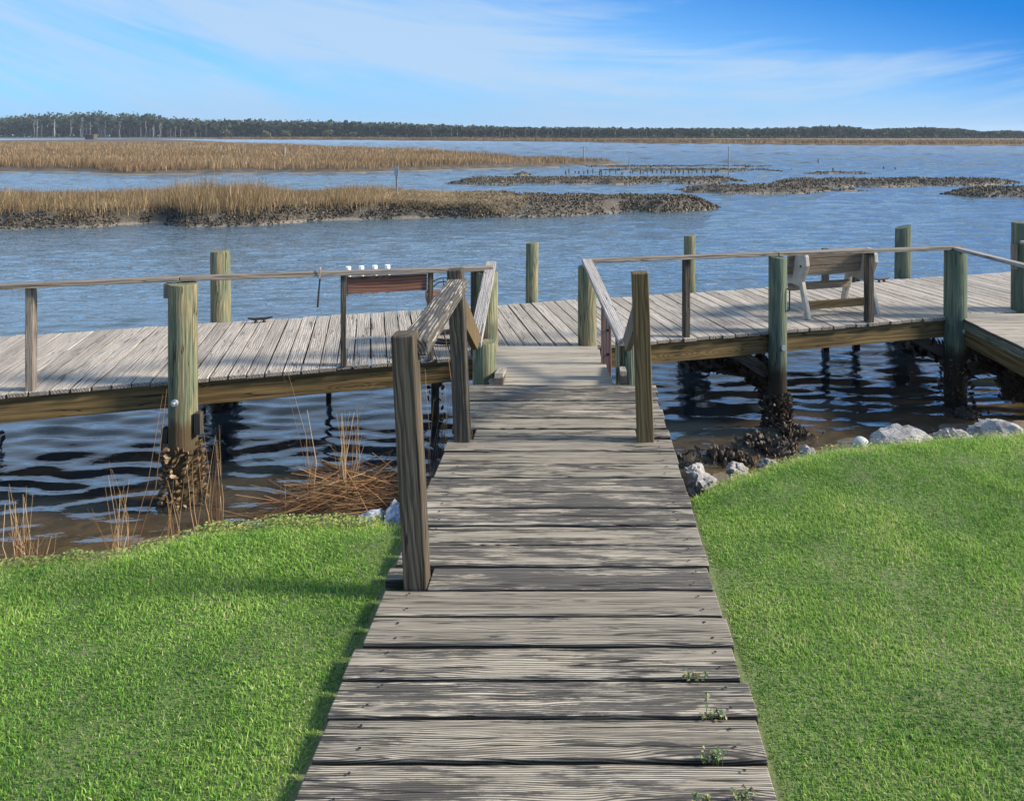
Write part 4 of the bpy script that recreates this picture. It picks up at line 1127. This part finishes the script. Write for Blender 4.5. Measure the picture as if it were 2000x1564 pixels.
mb = MB(); mb.beam((PX0 + 0.03, 8.40, ZD - 0.205), (PX0 - 0.02, 3.2, ZD - 0.205), 0.05, 0.165, seg=4, jit=0.001); mb.build('stringer', M['beam'], pier, bevel=0.003)
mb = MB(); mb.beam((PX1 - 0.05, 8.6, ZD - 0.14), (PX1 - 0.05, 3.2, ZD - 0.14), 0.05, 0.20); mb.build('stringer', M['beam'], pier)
mb = MB(); mb.beam((bE[0] + 0.01, bE[1] + 0.05, 0.335), (at(2120, 6.4), 6.4, 0.375), 0.085, 0.035, seg=4, jit=0.002); mb.build('handrail', M['rail_pale'], pier, bevel=0.004)
Xr, Yr2 = 5.36, 8.80
mb = MB(); mb.lathe((Xr, Yr2), pile_prof(0.15, 0.60, 0.14), 28, 0.02, slant=0.0); o = mb.build('pile', M['pile_dark'], pier, True); o['label'] = 'thick dark green pile at the right edge, taller than the rail'
crust((Xr, Yr2), 0.15, ZW - 0.15, -0.8, 200, M['oyster'], o, 0.07)
mb = MB(); mb.beam((Xr - 0.16, Yr2 - 0.06, 0.35), (Xr - 0.16, Yr2 - 0.06, 0.05), 0.05, 0.07, (0, 1, 0)); mb.build('rail_block', M['rail'], o, bevel=0.004)
mb = MB(); mb.beam((Xr - 0.15, Yr2 - 0.17, 0.385), (Xr + 0.9, Yr2 - 0.45, 0.39), 0.088, 0.035, seg=2); mb.build('handrail', M['rail_pale'], pier, bevel=0.004)
# leaning crusted braces beneath the pier
for (p0, p1, wd, n) in (((bE[0] + 0.08, bE[1] - 0.05, -0.80), (5.5, 8.3, -1.32), 0.18, 520), ((bE[0] + 0.1, bE[1] - 0.1, -1.02), (5.3, 8.5, -0.9), 0.16, 220), ((4.75, 8.2, -1.15), (5.6, 7.9, -1.2), 0.30, 600)):
    mb = MB(); mb.beam(p0, p1, 0.05, wd, seg=4, jit=0.006); o = mb.build('brace', M['brace'], pier)
    u = rng.random(n); P0 = np.array(p0); P1 = np.array(p1)
    pos = P0[None] + (P1 - P0)[None] * u[:, None] + rng.normal(0, 0.03, (n, 3)); pos[:, 2] += rng.uniform(-0.5, 0.5, n) * wd
    V, Fs, rr = shell_field(pos, 0.085, 0.9, -0.2); tag(mesh_obj('oyster_crust', V, Fs, M['oyster'], o, rnd=rr), kind='stuff')

# ------------------------------------------------------------------ ramp from boardwalk down to dock
rp = thing('ramp', (-0.25, 6.0, -0.3), 'short pale plank ramp sloping down from the boardwalk to the dock between low rails', 'ramp')
R0, R1 = (4.93, -0.13), (7.24, -0.432)
def ramp_z(y): return R0[1] + (R1[1] - R0[1]) * (y - R0[0]) / (R1[0] - R0[0])
def ramp_x(y):
    u = (y - R0[0]) / (R1[0] - R0[0]); return -0.63 + u * (-0.175), 0.285 + u * (-0.10)
mb = MB(); nb = 12; pit = (R1[0] - R0[0]) / nb
for i in range(nb):
    yc = R0[0] + pit * (i + 0.5); xl, xr = ramp_x(yc)
    dz = (ramp_z(yc + 0.1) - ramp_z(yc)) / 0.1
    mb.beam((xl + random.uniform(-0.01, 0.01), yc, ramp_z(yc) - 0.02), (xr + random.uniform(-0.01, 0.01), yc, ramp_z(yc) - 0.02), pit - 0.010, 0.036, (0, -dz, 1), seg=6, jit=0.002)
mb.build('decking', M['ramp'], rp, bevel=0.004)
for sgn in (0, 1):
    xa = ramp_x(R0[0])[sgn] + (0.05 if sgn == 0 else -0.05); xb = ramp_x(R1[0])[sgn] + (0.05 if sgn == 0 else -0.05)
    mb = MB(); mb.beam((xa, R0[0], ramp_z(R0[0]) - 0.115), (xb, R1[0] - 0.3, ramp_z(R1[0] - 0.3) - 0.115), 0.045, 0.14); mb.build('stringer', M['post_olive'], rp)
# stub piles carrying the low end of the rails
mb = MB(); mb.lathe((at(946, 5.72), 5.72), pile_prof(0.088, 0.035, 0.088), 24, 0.035); o = mb.build('stub_pile', M['pile'], rp, True); o['label'] = 'short pale green pile stub with a dark hollow in its side'
mb = MB(); mb.lathe((at(1228, 5.66), 5.66), pile_prof(0.072, 0.07, 0.072), 20, 0.02); mb.build('stub_pile', M['pile_dark'], rp, True)
mb = MB(); mb.beam((at(1206, 5.62), 5.60, 0.09), (at(1209, 5.62), 5.60, -0.75), 0.035, 0.05, (0, 1, 0)); mb.build('cleat_board', M['beam_green'], rp)
mb = MB(); mb.beam((at(1210, 6.1), 6.1, -0.25), (at(1218, 5.35), 5.35, -0.12), 0.045, 0.09); mb.build('stringer_end', M['ramp'], rp)
mb = MB(); mb.beam((at(982, 6.0), 6.0, -0.30), (at(974, 5.30), 5.30, -0.12), 0.06, 0.09); mb.build('stringer_end', M['ramp'], rp)
mb = MB(); mb.beam((at(927, 5.45), 5.45, 0.085), (at(959, 7.22), 7.22, 0.388), 0.105, 0.042, seg=6, jit=0.002); mb.build('handrail', M['rail_pale'], rp, bevel=0.005)
mb = MB(); mb.beam((at(1221, 5.45), 5.45, 0.10), (at(1146, 7.28), 7.28, 0.402), 0.098, 0.042, seg=6, jit=0.002); mb.build('handrail', M['rail_pale'], rp, bevel=0.005)
Yp = 6.28
mb = MB(); mb.beam((at(1184, Yp), Yp, -0.9), (at(1184, Yp), Yp, 0.235), 0.088, 0.06, (0, 1, 0), seg=3, jit=0.001); o = mb.build('rail_post', M['red_pale'], rp, bevel=0.004)
mb = MB()
for zz in (zat(643, Yp), zat(690, Yp)):
    mb.tube([(at(1187, Yp), Yp - 0.030, zz), (at(1187, Yp), Yp - 0.036, zz)], 0.012, 10)
mb.build('bolt', M['iron'], o)

# ------------------------------------------------------------------ rod holder board on the rail
s0, s1 = s_at(676), s_at(836)
rh = thing('rod_holder', D((s0 + s1) / 2, 0.06, 0.2), 'reddish brown board with four white pipe fishing rod holders fixed under the dock rail', 'rod holder')
mb = MB(); mb.beam(D(s0 + 0.012, 0.0, 0.275), D(s1 - 0.012, 0.0, 0.268), 0.15, 0.035, NV3, seg=4, jit=0.001, r=0.4); mb.build('backboard', M['red'], rh, bevel=0.004)
for px in (680.5, 706, 732, 757):
    s = s_at(px, 0.065); mb = MB(); mb.tube([D(s, 0.065, 0.165), D(s, 0.065, 0.435)], 0.023, 14)
    mb.build('pipe', M['pvc'], rh, True)

# ------------------------------------------------------------------ bench
bs0 = s_at(1582, 0.26); bs1 = s_at(1717, 0.26)
bench = thing('bench', D((bs0 + bs1) / 2, 0.5, ZD), 'brown slatted bench on cream resin frames seen from behind on the dock', 'bench')
prof = [(0, 0), (0.070, 0), (0.185, 0.345), (0.52, 0.36), (0.645, 0), (0.71, 0), (0.60, 0.42), (0.325, 0.43), (0.265, 0.72), (0.215, 0.755), (0.085, 0.755), (0.055, 0.70), (0.04, 0.605), (0.13, 0.405)]
BV = 0.26
for s in (bs0, bs1):
    mb = MB(); mb.prism(prof, D(s, BV, ZD), NV3, (0, 0, 1), UV3, 0.05); fr_ = mb.build('side_frame', M['resin'], bench, bevel=0.008)
    mb = MB(); 
    for sg in (-1, 1):
        p_ = D(s + sg * 0.025, BV + 0.145, ZD + 0.585); q_ = D(s + sg * 0.030, BV + 0.145, ZD + 0.585); mb.tube([p_, q_], 0.014, 10)
    mb.build('bolt', M['iron'], fr_)
ov = 0.10
mb = MB()
for (v0, z0_) in ((0.335, 0.505), (0.311, 0.60), (0.287, 0.695)):
    mb.beam(D(bs0 - ov, BV + v0, ZD + z0_), D(bs1 + ov, BV + v0, ZD + z0_), 0.089, 0.038, (NV[0], NV[1], 0.25), seg=3, jit=0.001)
mb.build('backrest', M['bench_wood'], bench, bevel=0.004)
mb = MB()
for v0 in (0.36, 0.455, 0.55):
    mb.beam(D(bs0 - ov, BV + v0 + 0.03, ZD + 0.447), D(bs1 + ov, BV + v0 + 0.03, ZD + 0.447), 0.089, 0.036, seg=3, jit=0.001)
mb.build('seat', M['bench_seat'], bench, bevel=0.004)
mb = MB(); mb.beam(D(bs0 + 0.033, BV + 0.50, ZD + 0.275), D(bs1 - 0.033, BV + 0.50, ZD + 0.275), 0.09, 0.038, NV3); mb.build('stretcher', M['bench_wood'], bench, bevel=0.003)
mb = MB(); mb.beam(D(bs0 + 0.033, BV + 0.085, ZD + 0.145), D(bs1 - 0.033, BV + 0.085, ZD + 0.145), 0.09, 0.038, NV3); mb.build('stretcher', M['post_olive'], bench, bevel=0.003)

# ------------------------------------------------------------------ ladder uprights behind the bench
lad = thing('dock_ladder', DB(1640, DW + 0.10, -1.5), 'dock ladder with two short brown uprights showing above the rail behind the bench', 'ladder')
for px in (1612, 1672):
    p_ = DB(px, DW + 0.10, 0)
    mb = MB(); mb.beam((p_[0], p_[1], -2.4), (p_[0], p_[1], zat(485, p_[1])), 0.09, 0.09, (0, 1, 0), seg=3, jit=0.002); mb.build('upright', M['post'], lad, bevel=0.008)
for zz in (-0.62, -0.92, -1.22):
    mb = MB(); mb.beam(DB(1615, DW + 0.10, zz), DB(1669, DW + 0.10, zz), 0.05, 0.07); mb.build('rung', M['brace'], lad)

# ------------------------------------------------------------------ cleats, strap, hose, wire
for (px, v, lab) in ((508, DW - 0.12, 'black iron cleat on the far edge of the left dock'), (1722, DW - 0.10, 'black iron cleat on the far edge of the dock right of the bench')):
    s = s_at(px, v)
    th = thing('cleat', D(s, v, ZD), lab, 'cleat')
    mb = MB(); mb.tube([D(s - 0.13, v, ZD + 0.055), D(s - 0.06, v, ZD + 0.042), D(s + 0.06, v, ZD + 0.042), D(s + 0.13, v, ZD + 0.055)], [0.009, 0.015, 0.015, 0.009], 8); mb.build('horn', M['iron'], th, True)
    for sg in (-1, 1):
        mb = MB(); mb.tube([D(s + sg * 0.045, v, ZD + 0.001), D(s + sg * 0.04, v, ZD + 0.04)], [0.022, 0.013], 8); mb.build('foot', M['iron'], th, True)
s = s_at(625, -0.04); th = thing('hanging_strap', D(s, -0.04, 0.4), 'thin dark strap looped over the left dock rail and hanging down', 'strap')
mb = MB(); mb.tube([D(s, -0.085, 0.37), D(s, -0.085, 0.445), D(s, 0.03, 0.447), D(s, 0.032, 0.37), D(s, -0.02, 0.355), D(s, -0.085, 0.37)], 0.008, 6); mb.build('loop', M['stake'], th)
mb = MB(); mb.tube([D(s, -0.04, 0.355), D(s - 0.01, -0.04, 0.25), D(s - 0.02, -0.04, 0.10)], [0.007, 0.008, 0.009], 6); mb.build('tail', M['rubber'], th)
hs = s_at(884, 0.55)
pts = []
for i in range(64):
    an = i / 64 * 2 * math.pi * 3; rr_ = 0.24 + 0.02 * math.sin(an * 0.7)
    pts.append(D(hs + rr_ * math.cos(an) * 1.0, 0.55 + rr_ * 0.9 * math.sin(an), ZD + 0.015 + 0.018 * i / 24))
mb = MB(); mb.tube(pts, 0.012, 7); o = mb.build('coiled_hose', M['rubber'], None, True); tag(o, 'coiled black hose lying on the dock behind the second handrail post', 'hose')
hs = s_at(866, 0.5)
th = thing('wire_basket', D(hs, 0.5, ZD), 'small reddish crate with black wire hoops on the dock behind the handrail post', 'basket')
zb = zat(560, D(hs, 0.5, 0)[1])
mb = MB(); mb.beam(D(hs - 0.17, 0.5, zb - 0.10), D(hs + 0.17, 0.5, zb - 0.10), 0.30, 0.09); mb.build('tray', M['red'], th, bevel=0.004)
mb = MB()
for k in (-1, 1):
    mb.beam(D(hs + 0.14 * k, 0.5, ZD), D(hs + 0.14 * k, 0.5, zb - 0.146), 0.04, 0.04, (0, 1, 0))
mb.build('leg', M['post'], th)
mb = MB()
for (r_, off) in ((0.13, -0.05), (0.16, 0.0)):
    mb.tube([D(hs + r_ * math.cos(a_), 0.5 + off, zb - 0.055 + r_ * 0.9 * math.sin(a_)) for a_ in np.linspace(0, math.pi, 14)], 0.006, 6)
mb.tube([D(hs, 0.44, zb - 0.05), D(hs, 0.5, zb + 0.09)], 0.006, 6)
mb.build('hoop', M['iron'], th)

# ------------------------------------------------------------------ rocks along the bank
def rock(X, Y, z0, sx, sy, sz, lab, m='rock', seed=0, rough=0.75):
    bm = bmesh.new()
    bmesh.ops.create_icosphere(bm, subdivisions=4, radius=1.0)
    rs = np.random.default_rng(seed)
    planes = [(Vector(rs.normal(size=3)).normalized(), rs.uniform(0.62, 0.95)) for _ in range(11)]
    for v in bm.verts:
        p = v.co.copy()
        for nn, dd in planes:
            ex = p.dot(nn) - dd
            if ex > 0: p -= nn * ex * (0.85 if rough > 0.1 else 0.12)
        f = 1 + rough * 0.9 * (float(fbm(p.x * 1.8 + seed, p.y * 1.8 + p.z * 1.7, seed)) - 0.5) + rough * 0.75 * (abs(float(fbm(p.x * 3.5 + p.z * 2, p.y * 3.5 - p.z * 3 + seed, seed + 2)) - 0.47) - 0.1) + rough * 0.30 * (float(fbm(p.x * 9 + seed, p.y * 9 + p.z * 7, seed + 5)) - 0.47)
        v.co = Vector((p.x * f * sx, p.y * f * sy, p.z * f * sz))
    rot = Matrix.Rotation(rs.uniform(-0.5, 0.5), 3, 'Z')
    for v in bm.verts: v.co = rot @ v.co
    me = bpy.data.meshes.new('boulder'); bm.to_mesh(me); bm.free()
    me.materials.append(M[m]); me.polygons.foreach_set('use_smooth', [True] * len(me.polygons))
    try: me.set_sharp_from_angle(angle=R(32))
    except Exception: pass
    o = bpy.data.objects.new('boulder', me); o.location = (X, Y, z0); COL.objects.link(o)
    return tag(o, lab, 'rock', 'boulders along the bank')
def rock_px(px, ytop, Y, wpx, sy, sz, lab, **k):
    sx = wpx * Y / F / 2; zt = zat(ytop, Y)
    return rock(at(px, Y), Y, zt - sz * 0.98, sx, sy, sz, lab, **k)
rock_px(1362, 911, 3.86, 66, 0.13, 0.10, 'grey creased boulder tucked against the right edge of the boardwalk', seed=3)
rock_px(1575, 872, 4.22, 34, 0.06, 0.05, 'small round grey boulder at the lawn edge left of the white stone', seed=5)
rock_px(1505, 897, 4.05, 50, 0.06, 0.04, 'flat pale boulder sunk in the lawn edge near the oyster clumps', seed=15)
rock_px(1681, 853, 4.36, 33, 0.05, 0.048, 'smooth round white stone at the edge of the right lawn', m='float', seed=6, rough=0.09)
rock_px(1762, 839, 4.52, 134, 0.20, 0.10, 'long low pale grey boulder right of the white stone', seed=8)
rock_px(1856, 833, 4.62, 72, 0.15, 0.10, 'knobbly grey boulder with a raised left corner, between two longer ones', seed=11)
rock_px(1965, 822, 4.78, 120, 0.22, 0.11, 'large rough boulder at the right edge above the lawn', seed=13)
rock_px(722, 1001, 3.48, 70, 0.10, 0.07, 'flat bluish boulder left of the tall near post', m='rock_blue', seed=17)
rock_px(768, 986, 3.50, 52, 0.10, 0.10, 'upright bluish boulder half hidden behind the tall near post', m='rock_blue', seed=19)
rock_px(1440, 905, 4.25, 50, 0.10, 0.05, 'dark grey boulder below the oyster clumps by the right bank', seed=23)

# oyster clumps on the mud by the right bank: countable clumps, each a thing
def clump(px, py, n, spread, size, lab, z=None, cm='oyster'):
    # sits on the bottom where the view meets it
    X, Y = px_to_xy(px, py, ZW)
    for _ in range(6):
        zz = float(ground_z(X, Y)); X, Y = px_to_xy(px, py, max(zz, ZW - 0.05))
    zz = max(float(ground_z(X, Y)), ZW - 0.12)
    th = thing('oyster_clump', (X, Y, zz), lab, 'oysters', 'oyster clumps on the right bank')
    tall = spread * 0.75
    bm = bmesh.new(); bmesh.ops.create_icosphere(bm, subdivisions=3, radius=1.0)
    Vm = np.array([v.co[:] for v in bm.verts]); Fm = [tuple(v.index for v in f.verts) for f in bm.faces]; bm.free()
    Vm = Vm * (1 + 0.5 * (fbm(Vm[:, 0] * 2.5 + px, Vm[:, 1] * 2.5 + Vm[:, 2], 7) - 0.47))[:, None] * np.array([spread * 1.2, spread * 1.0, tall])
    mesh_obj('mound', Vm + np.array([X, Y, zz - 0.01]), Fm, M['brace'], th, gc=Vm, rnd=np.full(len(Vm), 0.4), smooth=True)
    n = int(n * 2.2)
    d = rng.normal(size=(n, 3)); d[:, 2] = np.abs(d[:, 2]) * 1.1; d /= np.linalg.norm(d, axis=1)[:, None]
    pos = np.array([X, Y, zz - 0.03]) + d * np.array([spread * 1.25, spread * 1.05, tall * 1.1]) * rng.uniform(0.75, 1.1, (n, 1))
    loose = rng.random(n) < 0.18
    pos[loose, :2] += rng.normal(0, spread * 0.8, (loose.sum(), 2)); pos[loose, 2] = ground_z(pos[loose, 0], pos[loose, 1])
    sz = size * 0.52 * rng.uniform(0.5, 1.5, n)
    V, Fs, rr = scatter(SH_V, SH_F, pos, rng.uniform(0, 6.28, n), np.arctan2(d[:, 1], d[:, 0]), np.arccos(np.clip(d[:, 2], -1, 1)) * 0.35 + rng.normal(0, 0.5, n),
                        np.stack([sz * 1.1, sz * 1.1, sz * 1.2], -1), np.clip(rng.beta(2, 3.0, n), 0, 1))
    tag(mesh_obj('shells', V, Fs, M[cm], th, rnd=rr), kind='stuff')
    return th
clump(1548, 852, 260, 0.11, 0.085, 'tall dark oyster clump heaped at the foot of the pile left of the bench')
clump(1482, 868, 150, 0.10, 0.09, 'upright oyster clump on the mud in the middle of the right bank')
clump(1405, 895, 90, 0.08, 0.10, 'spiky oyster clump nearest the boardwalk')
clump(1435, 902, 120, 0.10, 0.085, 'low oyster clump just above the lawn edge between two spiky ones')
clump(1520, 880, 130, 0.14, 0.07, 'scattered oyster clump beside the lawn edge, below the tall clump')
clump(1362, 870, 16, 0.03, 0.06, 'tiny lone oyster clump in the shallows by the boardwalk')
clump(1345, 905, 70, 0.12, 0.06, 'thin scatter of oysters in the mud against the boardwalk')
clump(1890, 812, 60, 0.12, 0.06, 'weedy oyster clump between the corner pile and the boulders')

# ------------------------------------------------------------------ reeds and dead stalks on the left bank
def stalks(name, specs, lab, cat='reeds', group=None, r0=0.0017, m='reed', droop=0.28):
    mb = MB()
    for (b, tip) in specs:
        b = Vector(b); tip = Vector(tip); mid_ = (b + tip) / 2 + Vector((random.uniform(-1, 1), random.uniform(-1, 1), 0.3)) * (tip - b).length * droop * 0.3
        rr_ = r0 * random.uniform(0.7, 1.3)
        mb.tube([b, (b + mid_) / 2 + Vector((0, 0, 0.005)), mid_, tip], [rr_, rr_ * 0.95, rr_ * 0.8, rr_ * 0.35], 5, r=random.random())
    o = mb.build(name, M[m])
    return tag(o, lab, cat, group)
J = lambda a: random.uniform(-a, a)
def reed_clump(pxs, Y, lab, m='reed'):
    """pxs: (base px, tip px, tip py) list"""
    sp = []
    pxs = list(pxs) + [(a_ + J(9), b_ + J(16), c_ + J(22)) for (a_, b_, c_) in pxs[::3]]
    for (pb, pt_, ty) in pxs:
        Yb = Y + random.uniform(-0.12, 0.12); X = at(pb, Yb); zb = float(ground_z(X, Yb)) - 0.02
        Yt = Yb + random.uniform(-0.05, 0.05)
        sp.append(((X, Yb, zb), (at(pt_, Yt), Yt, zat(ty, Yt))))
    return stalks('reed_clump', sp, lab, group='dry reeds on the left bank')
reed_clump([(40 + J(22), 40 + J(30), 1000 + J(45)) for _ in range(12)] + [(48, 18, 945), (55, 45, 965)], 3.25, 'dry reed clump at the far left corner of the bank')
reed_clump([(60 + J(25), 60 + J(45), 1050 + J(15)) for _ in range(26)], 3.10, 'low tangle of bleached dry stalks at the far left lawn corner')
reed_clump([(232 + J(18), 245 + J(36), 960 + J(60)) for _ in range(9)] + [(232, 318, 770), (205, 213, 900), (240, 300, 1010), (235, 170, 992), (240, 330, 1015)], 3.45, 'dry reed clump left of the near pile with one long leaning stalk')
reed_clump([(340 + J(20), 345 + J(25), 960 + J(30)) for _ in range(8)] + [(372, 385, 860), (395, 365, 905), (400, 392, 800)], 3.6, 'thin dry stalks in front of the near dock pile')
reed_clump([(428 + J(5), 425 + J(9), 860 + J(40)) for _ in range(7)] + [(432, 428, 830)], 3.65, 'tight bunch of tall straight stalks right of the near pile')
reed_clump([(610 + J(10), 607 + J(20), 880 + J(60)) for _ in range(9)] + [(612, 560, 720), (608, 600, 800), (545, 549, 935), (556, 560, 950)], 3.8, 'tall reddish stalks rising left of the dead reed heap')
reed_clump([(668 + J(14), 680 + J(36), 850 + J(50)) for _ in range(13)] + [(660, 745, 730), (680, 705, 790), (650, 690, 812)], 3.85, 'feathery dry stalks rising from the middle of the dead reed heap')
reed_clump([(858 + J(14), 870 + J(24), 790 + J(70)) for _ in range(12)] + [(842, 830, 720), (884, 868, 640), (888, 905, 700)], 4.15, 'dry vines and stalks between the two left handrail posts')
# heap of dead reeds against the boardwalk
mb = MB()
for i in range(760):
    px = random.triangular(470, 850, 720); Yh = random.uniform(3.6, 4.75)
    X = at(px, Yh); zt = float(ground_z(X, Yh)) + 0.01 + 0.13 * random.random()
    L_ = random.uniform(0.10, 0.30); an = random.gauss(0.15, 0.45) + (math.pi if random.random() < 0.5 else 0); el = random.gauss(0.08, 0.22)
    dv = Vector((math.cos(an) * math.cos(el), math.sin(an) * math.cos(el) * 0.8, math.sin(el))) * L_
    rr_ = random.uniform(0.0012, 0.0028)
    c_ = Vector((X, Yh, zt))
    mb.tube([c_ - dv, c_ + Vector((0, 0, 0.01)), c_ + dv], [rr_, rr_, rr_ * 0.7], 5, r=min(1, max(0, random.gauss(0.26, 0.24))))
o = mb.build('dead_reed_heap', M['reed']); tag(o, 'heap of fallen brown reed stalks piled beside the left of the boardwalk', 'reed heap')

# ------------------------------------------------------------------ weeds growing between the boards
def weed(px, py, n, spread, hgt, lab, tall=None):
    Y = HCAM * F / (py - HY); X = at(px, Y)
    V_, F_, R_, b_ = [], [], [], 0
    th = thing('weed', (X, Y, -0.03), lab, 'weed', 'weeds in the boardwalk gaps')
    mb = MB()
    for i in range(max(4, n // 7)):
        xx = X + random.uniform(-spread, spread); tip = (xx + J(0.012), Y + J(0.012), random.uniform(0.4, 1.0) * hgt)
        if tall and i == 0: xx = X + tall[0]; tip = (xx + 0.004, Y + 0.01, tall[1])
        mb.tube([(xx, Y, -0.03), ((xx + tip[0]) / 2 + J(0.004), Y + J(0.004), tip[2] * 0.5), tip], [0.0012, 0.001, 0.0007], 5)
        k = 7; hs_ = rng.uniform(0.25, 1.0, k)
        pos = np.stack([xx + (tip[0] - xx) * hs_ + rng.normal(0, 0.005, k), Y + rng.normal(0, 0.006, k), tip[2] * hs_], -1)
        sz = rng.uniform(0.006, 0.0125, k)
        v_, f_, r_ = scatter(LV, [(0, 1, 2), (0, 2, 3)], pos, rng.uniform(0, 6.28, k), rng.uniform(0, 6.28, k), rng.uniform(0, 1.0, k), np.stack([sz, sz * 1.2, sz], -1), rng.random(k))
        V_.append(v_); F_.append(f_ + b_); R_.append(r_); b_ += len(v_)
    mb.build('stem', M['weed'], th)
    mesh_obj('leaves', np.concatenate(V_), np.concatenate(F_), M['weed'], th, rnd=np.concatenate(R_))
weed(1358, 1327, 50, 0.026, 0.032, 'small weed sprouting in the board gap farthest from the camera')
weed(1382, 1403, 60, 0.052, 0.030, 'wide weed with one taller reddish sprig in a board gap', tall=(-0.006, 0.075))
weed(1390, 1487, 60, 0.030, 0.042, 'fine leaved grey green weed in the second nearest board gap')
weed(1450, 1566, 50, 0.016, 0.040, 'yellowish weed in the nearest board gap close to the right lawn')
weed(1374, 1570, 40, 0.03, 0.026, 'pale low weed in the nearest board gap, left of the yellowish one')

# ------------------------------------------------------------------ thin sea haze over everything
m, t = mat('pale_sea_haze')
pv = t.n('ShaderNodeVolumePrincipled', {'Color': (0.80, 0.88, 1.0), 'Density': 0.00014, 'Anisotropy': 0.2})
on = t.n('ShaderNodeOutputMaterial'); t.t.links.new(pv.outputs[0], on.inputs['Volume'])
hv = [(x, y, z) for x in (-1650, 1650) for y in (-450, 2300) for z in (-5.0, 26.0)]
o = mesh_obj('haze', hv, [(0, 1, 3, 2), (4, 6, 7, 5), (0, 4, 5, 1), (2, 3, 7, 6), (0, 2, 6, 4), (1, 5, 7, 3)], m)
tag(o, 'thin pale blue sea haze', 'haze', kind='stuff')
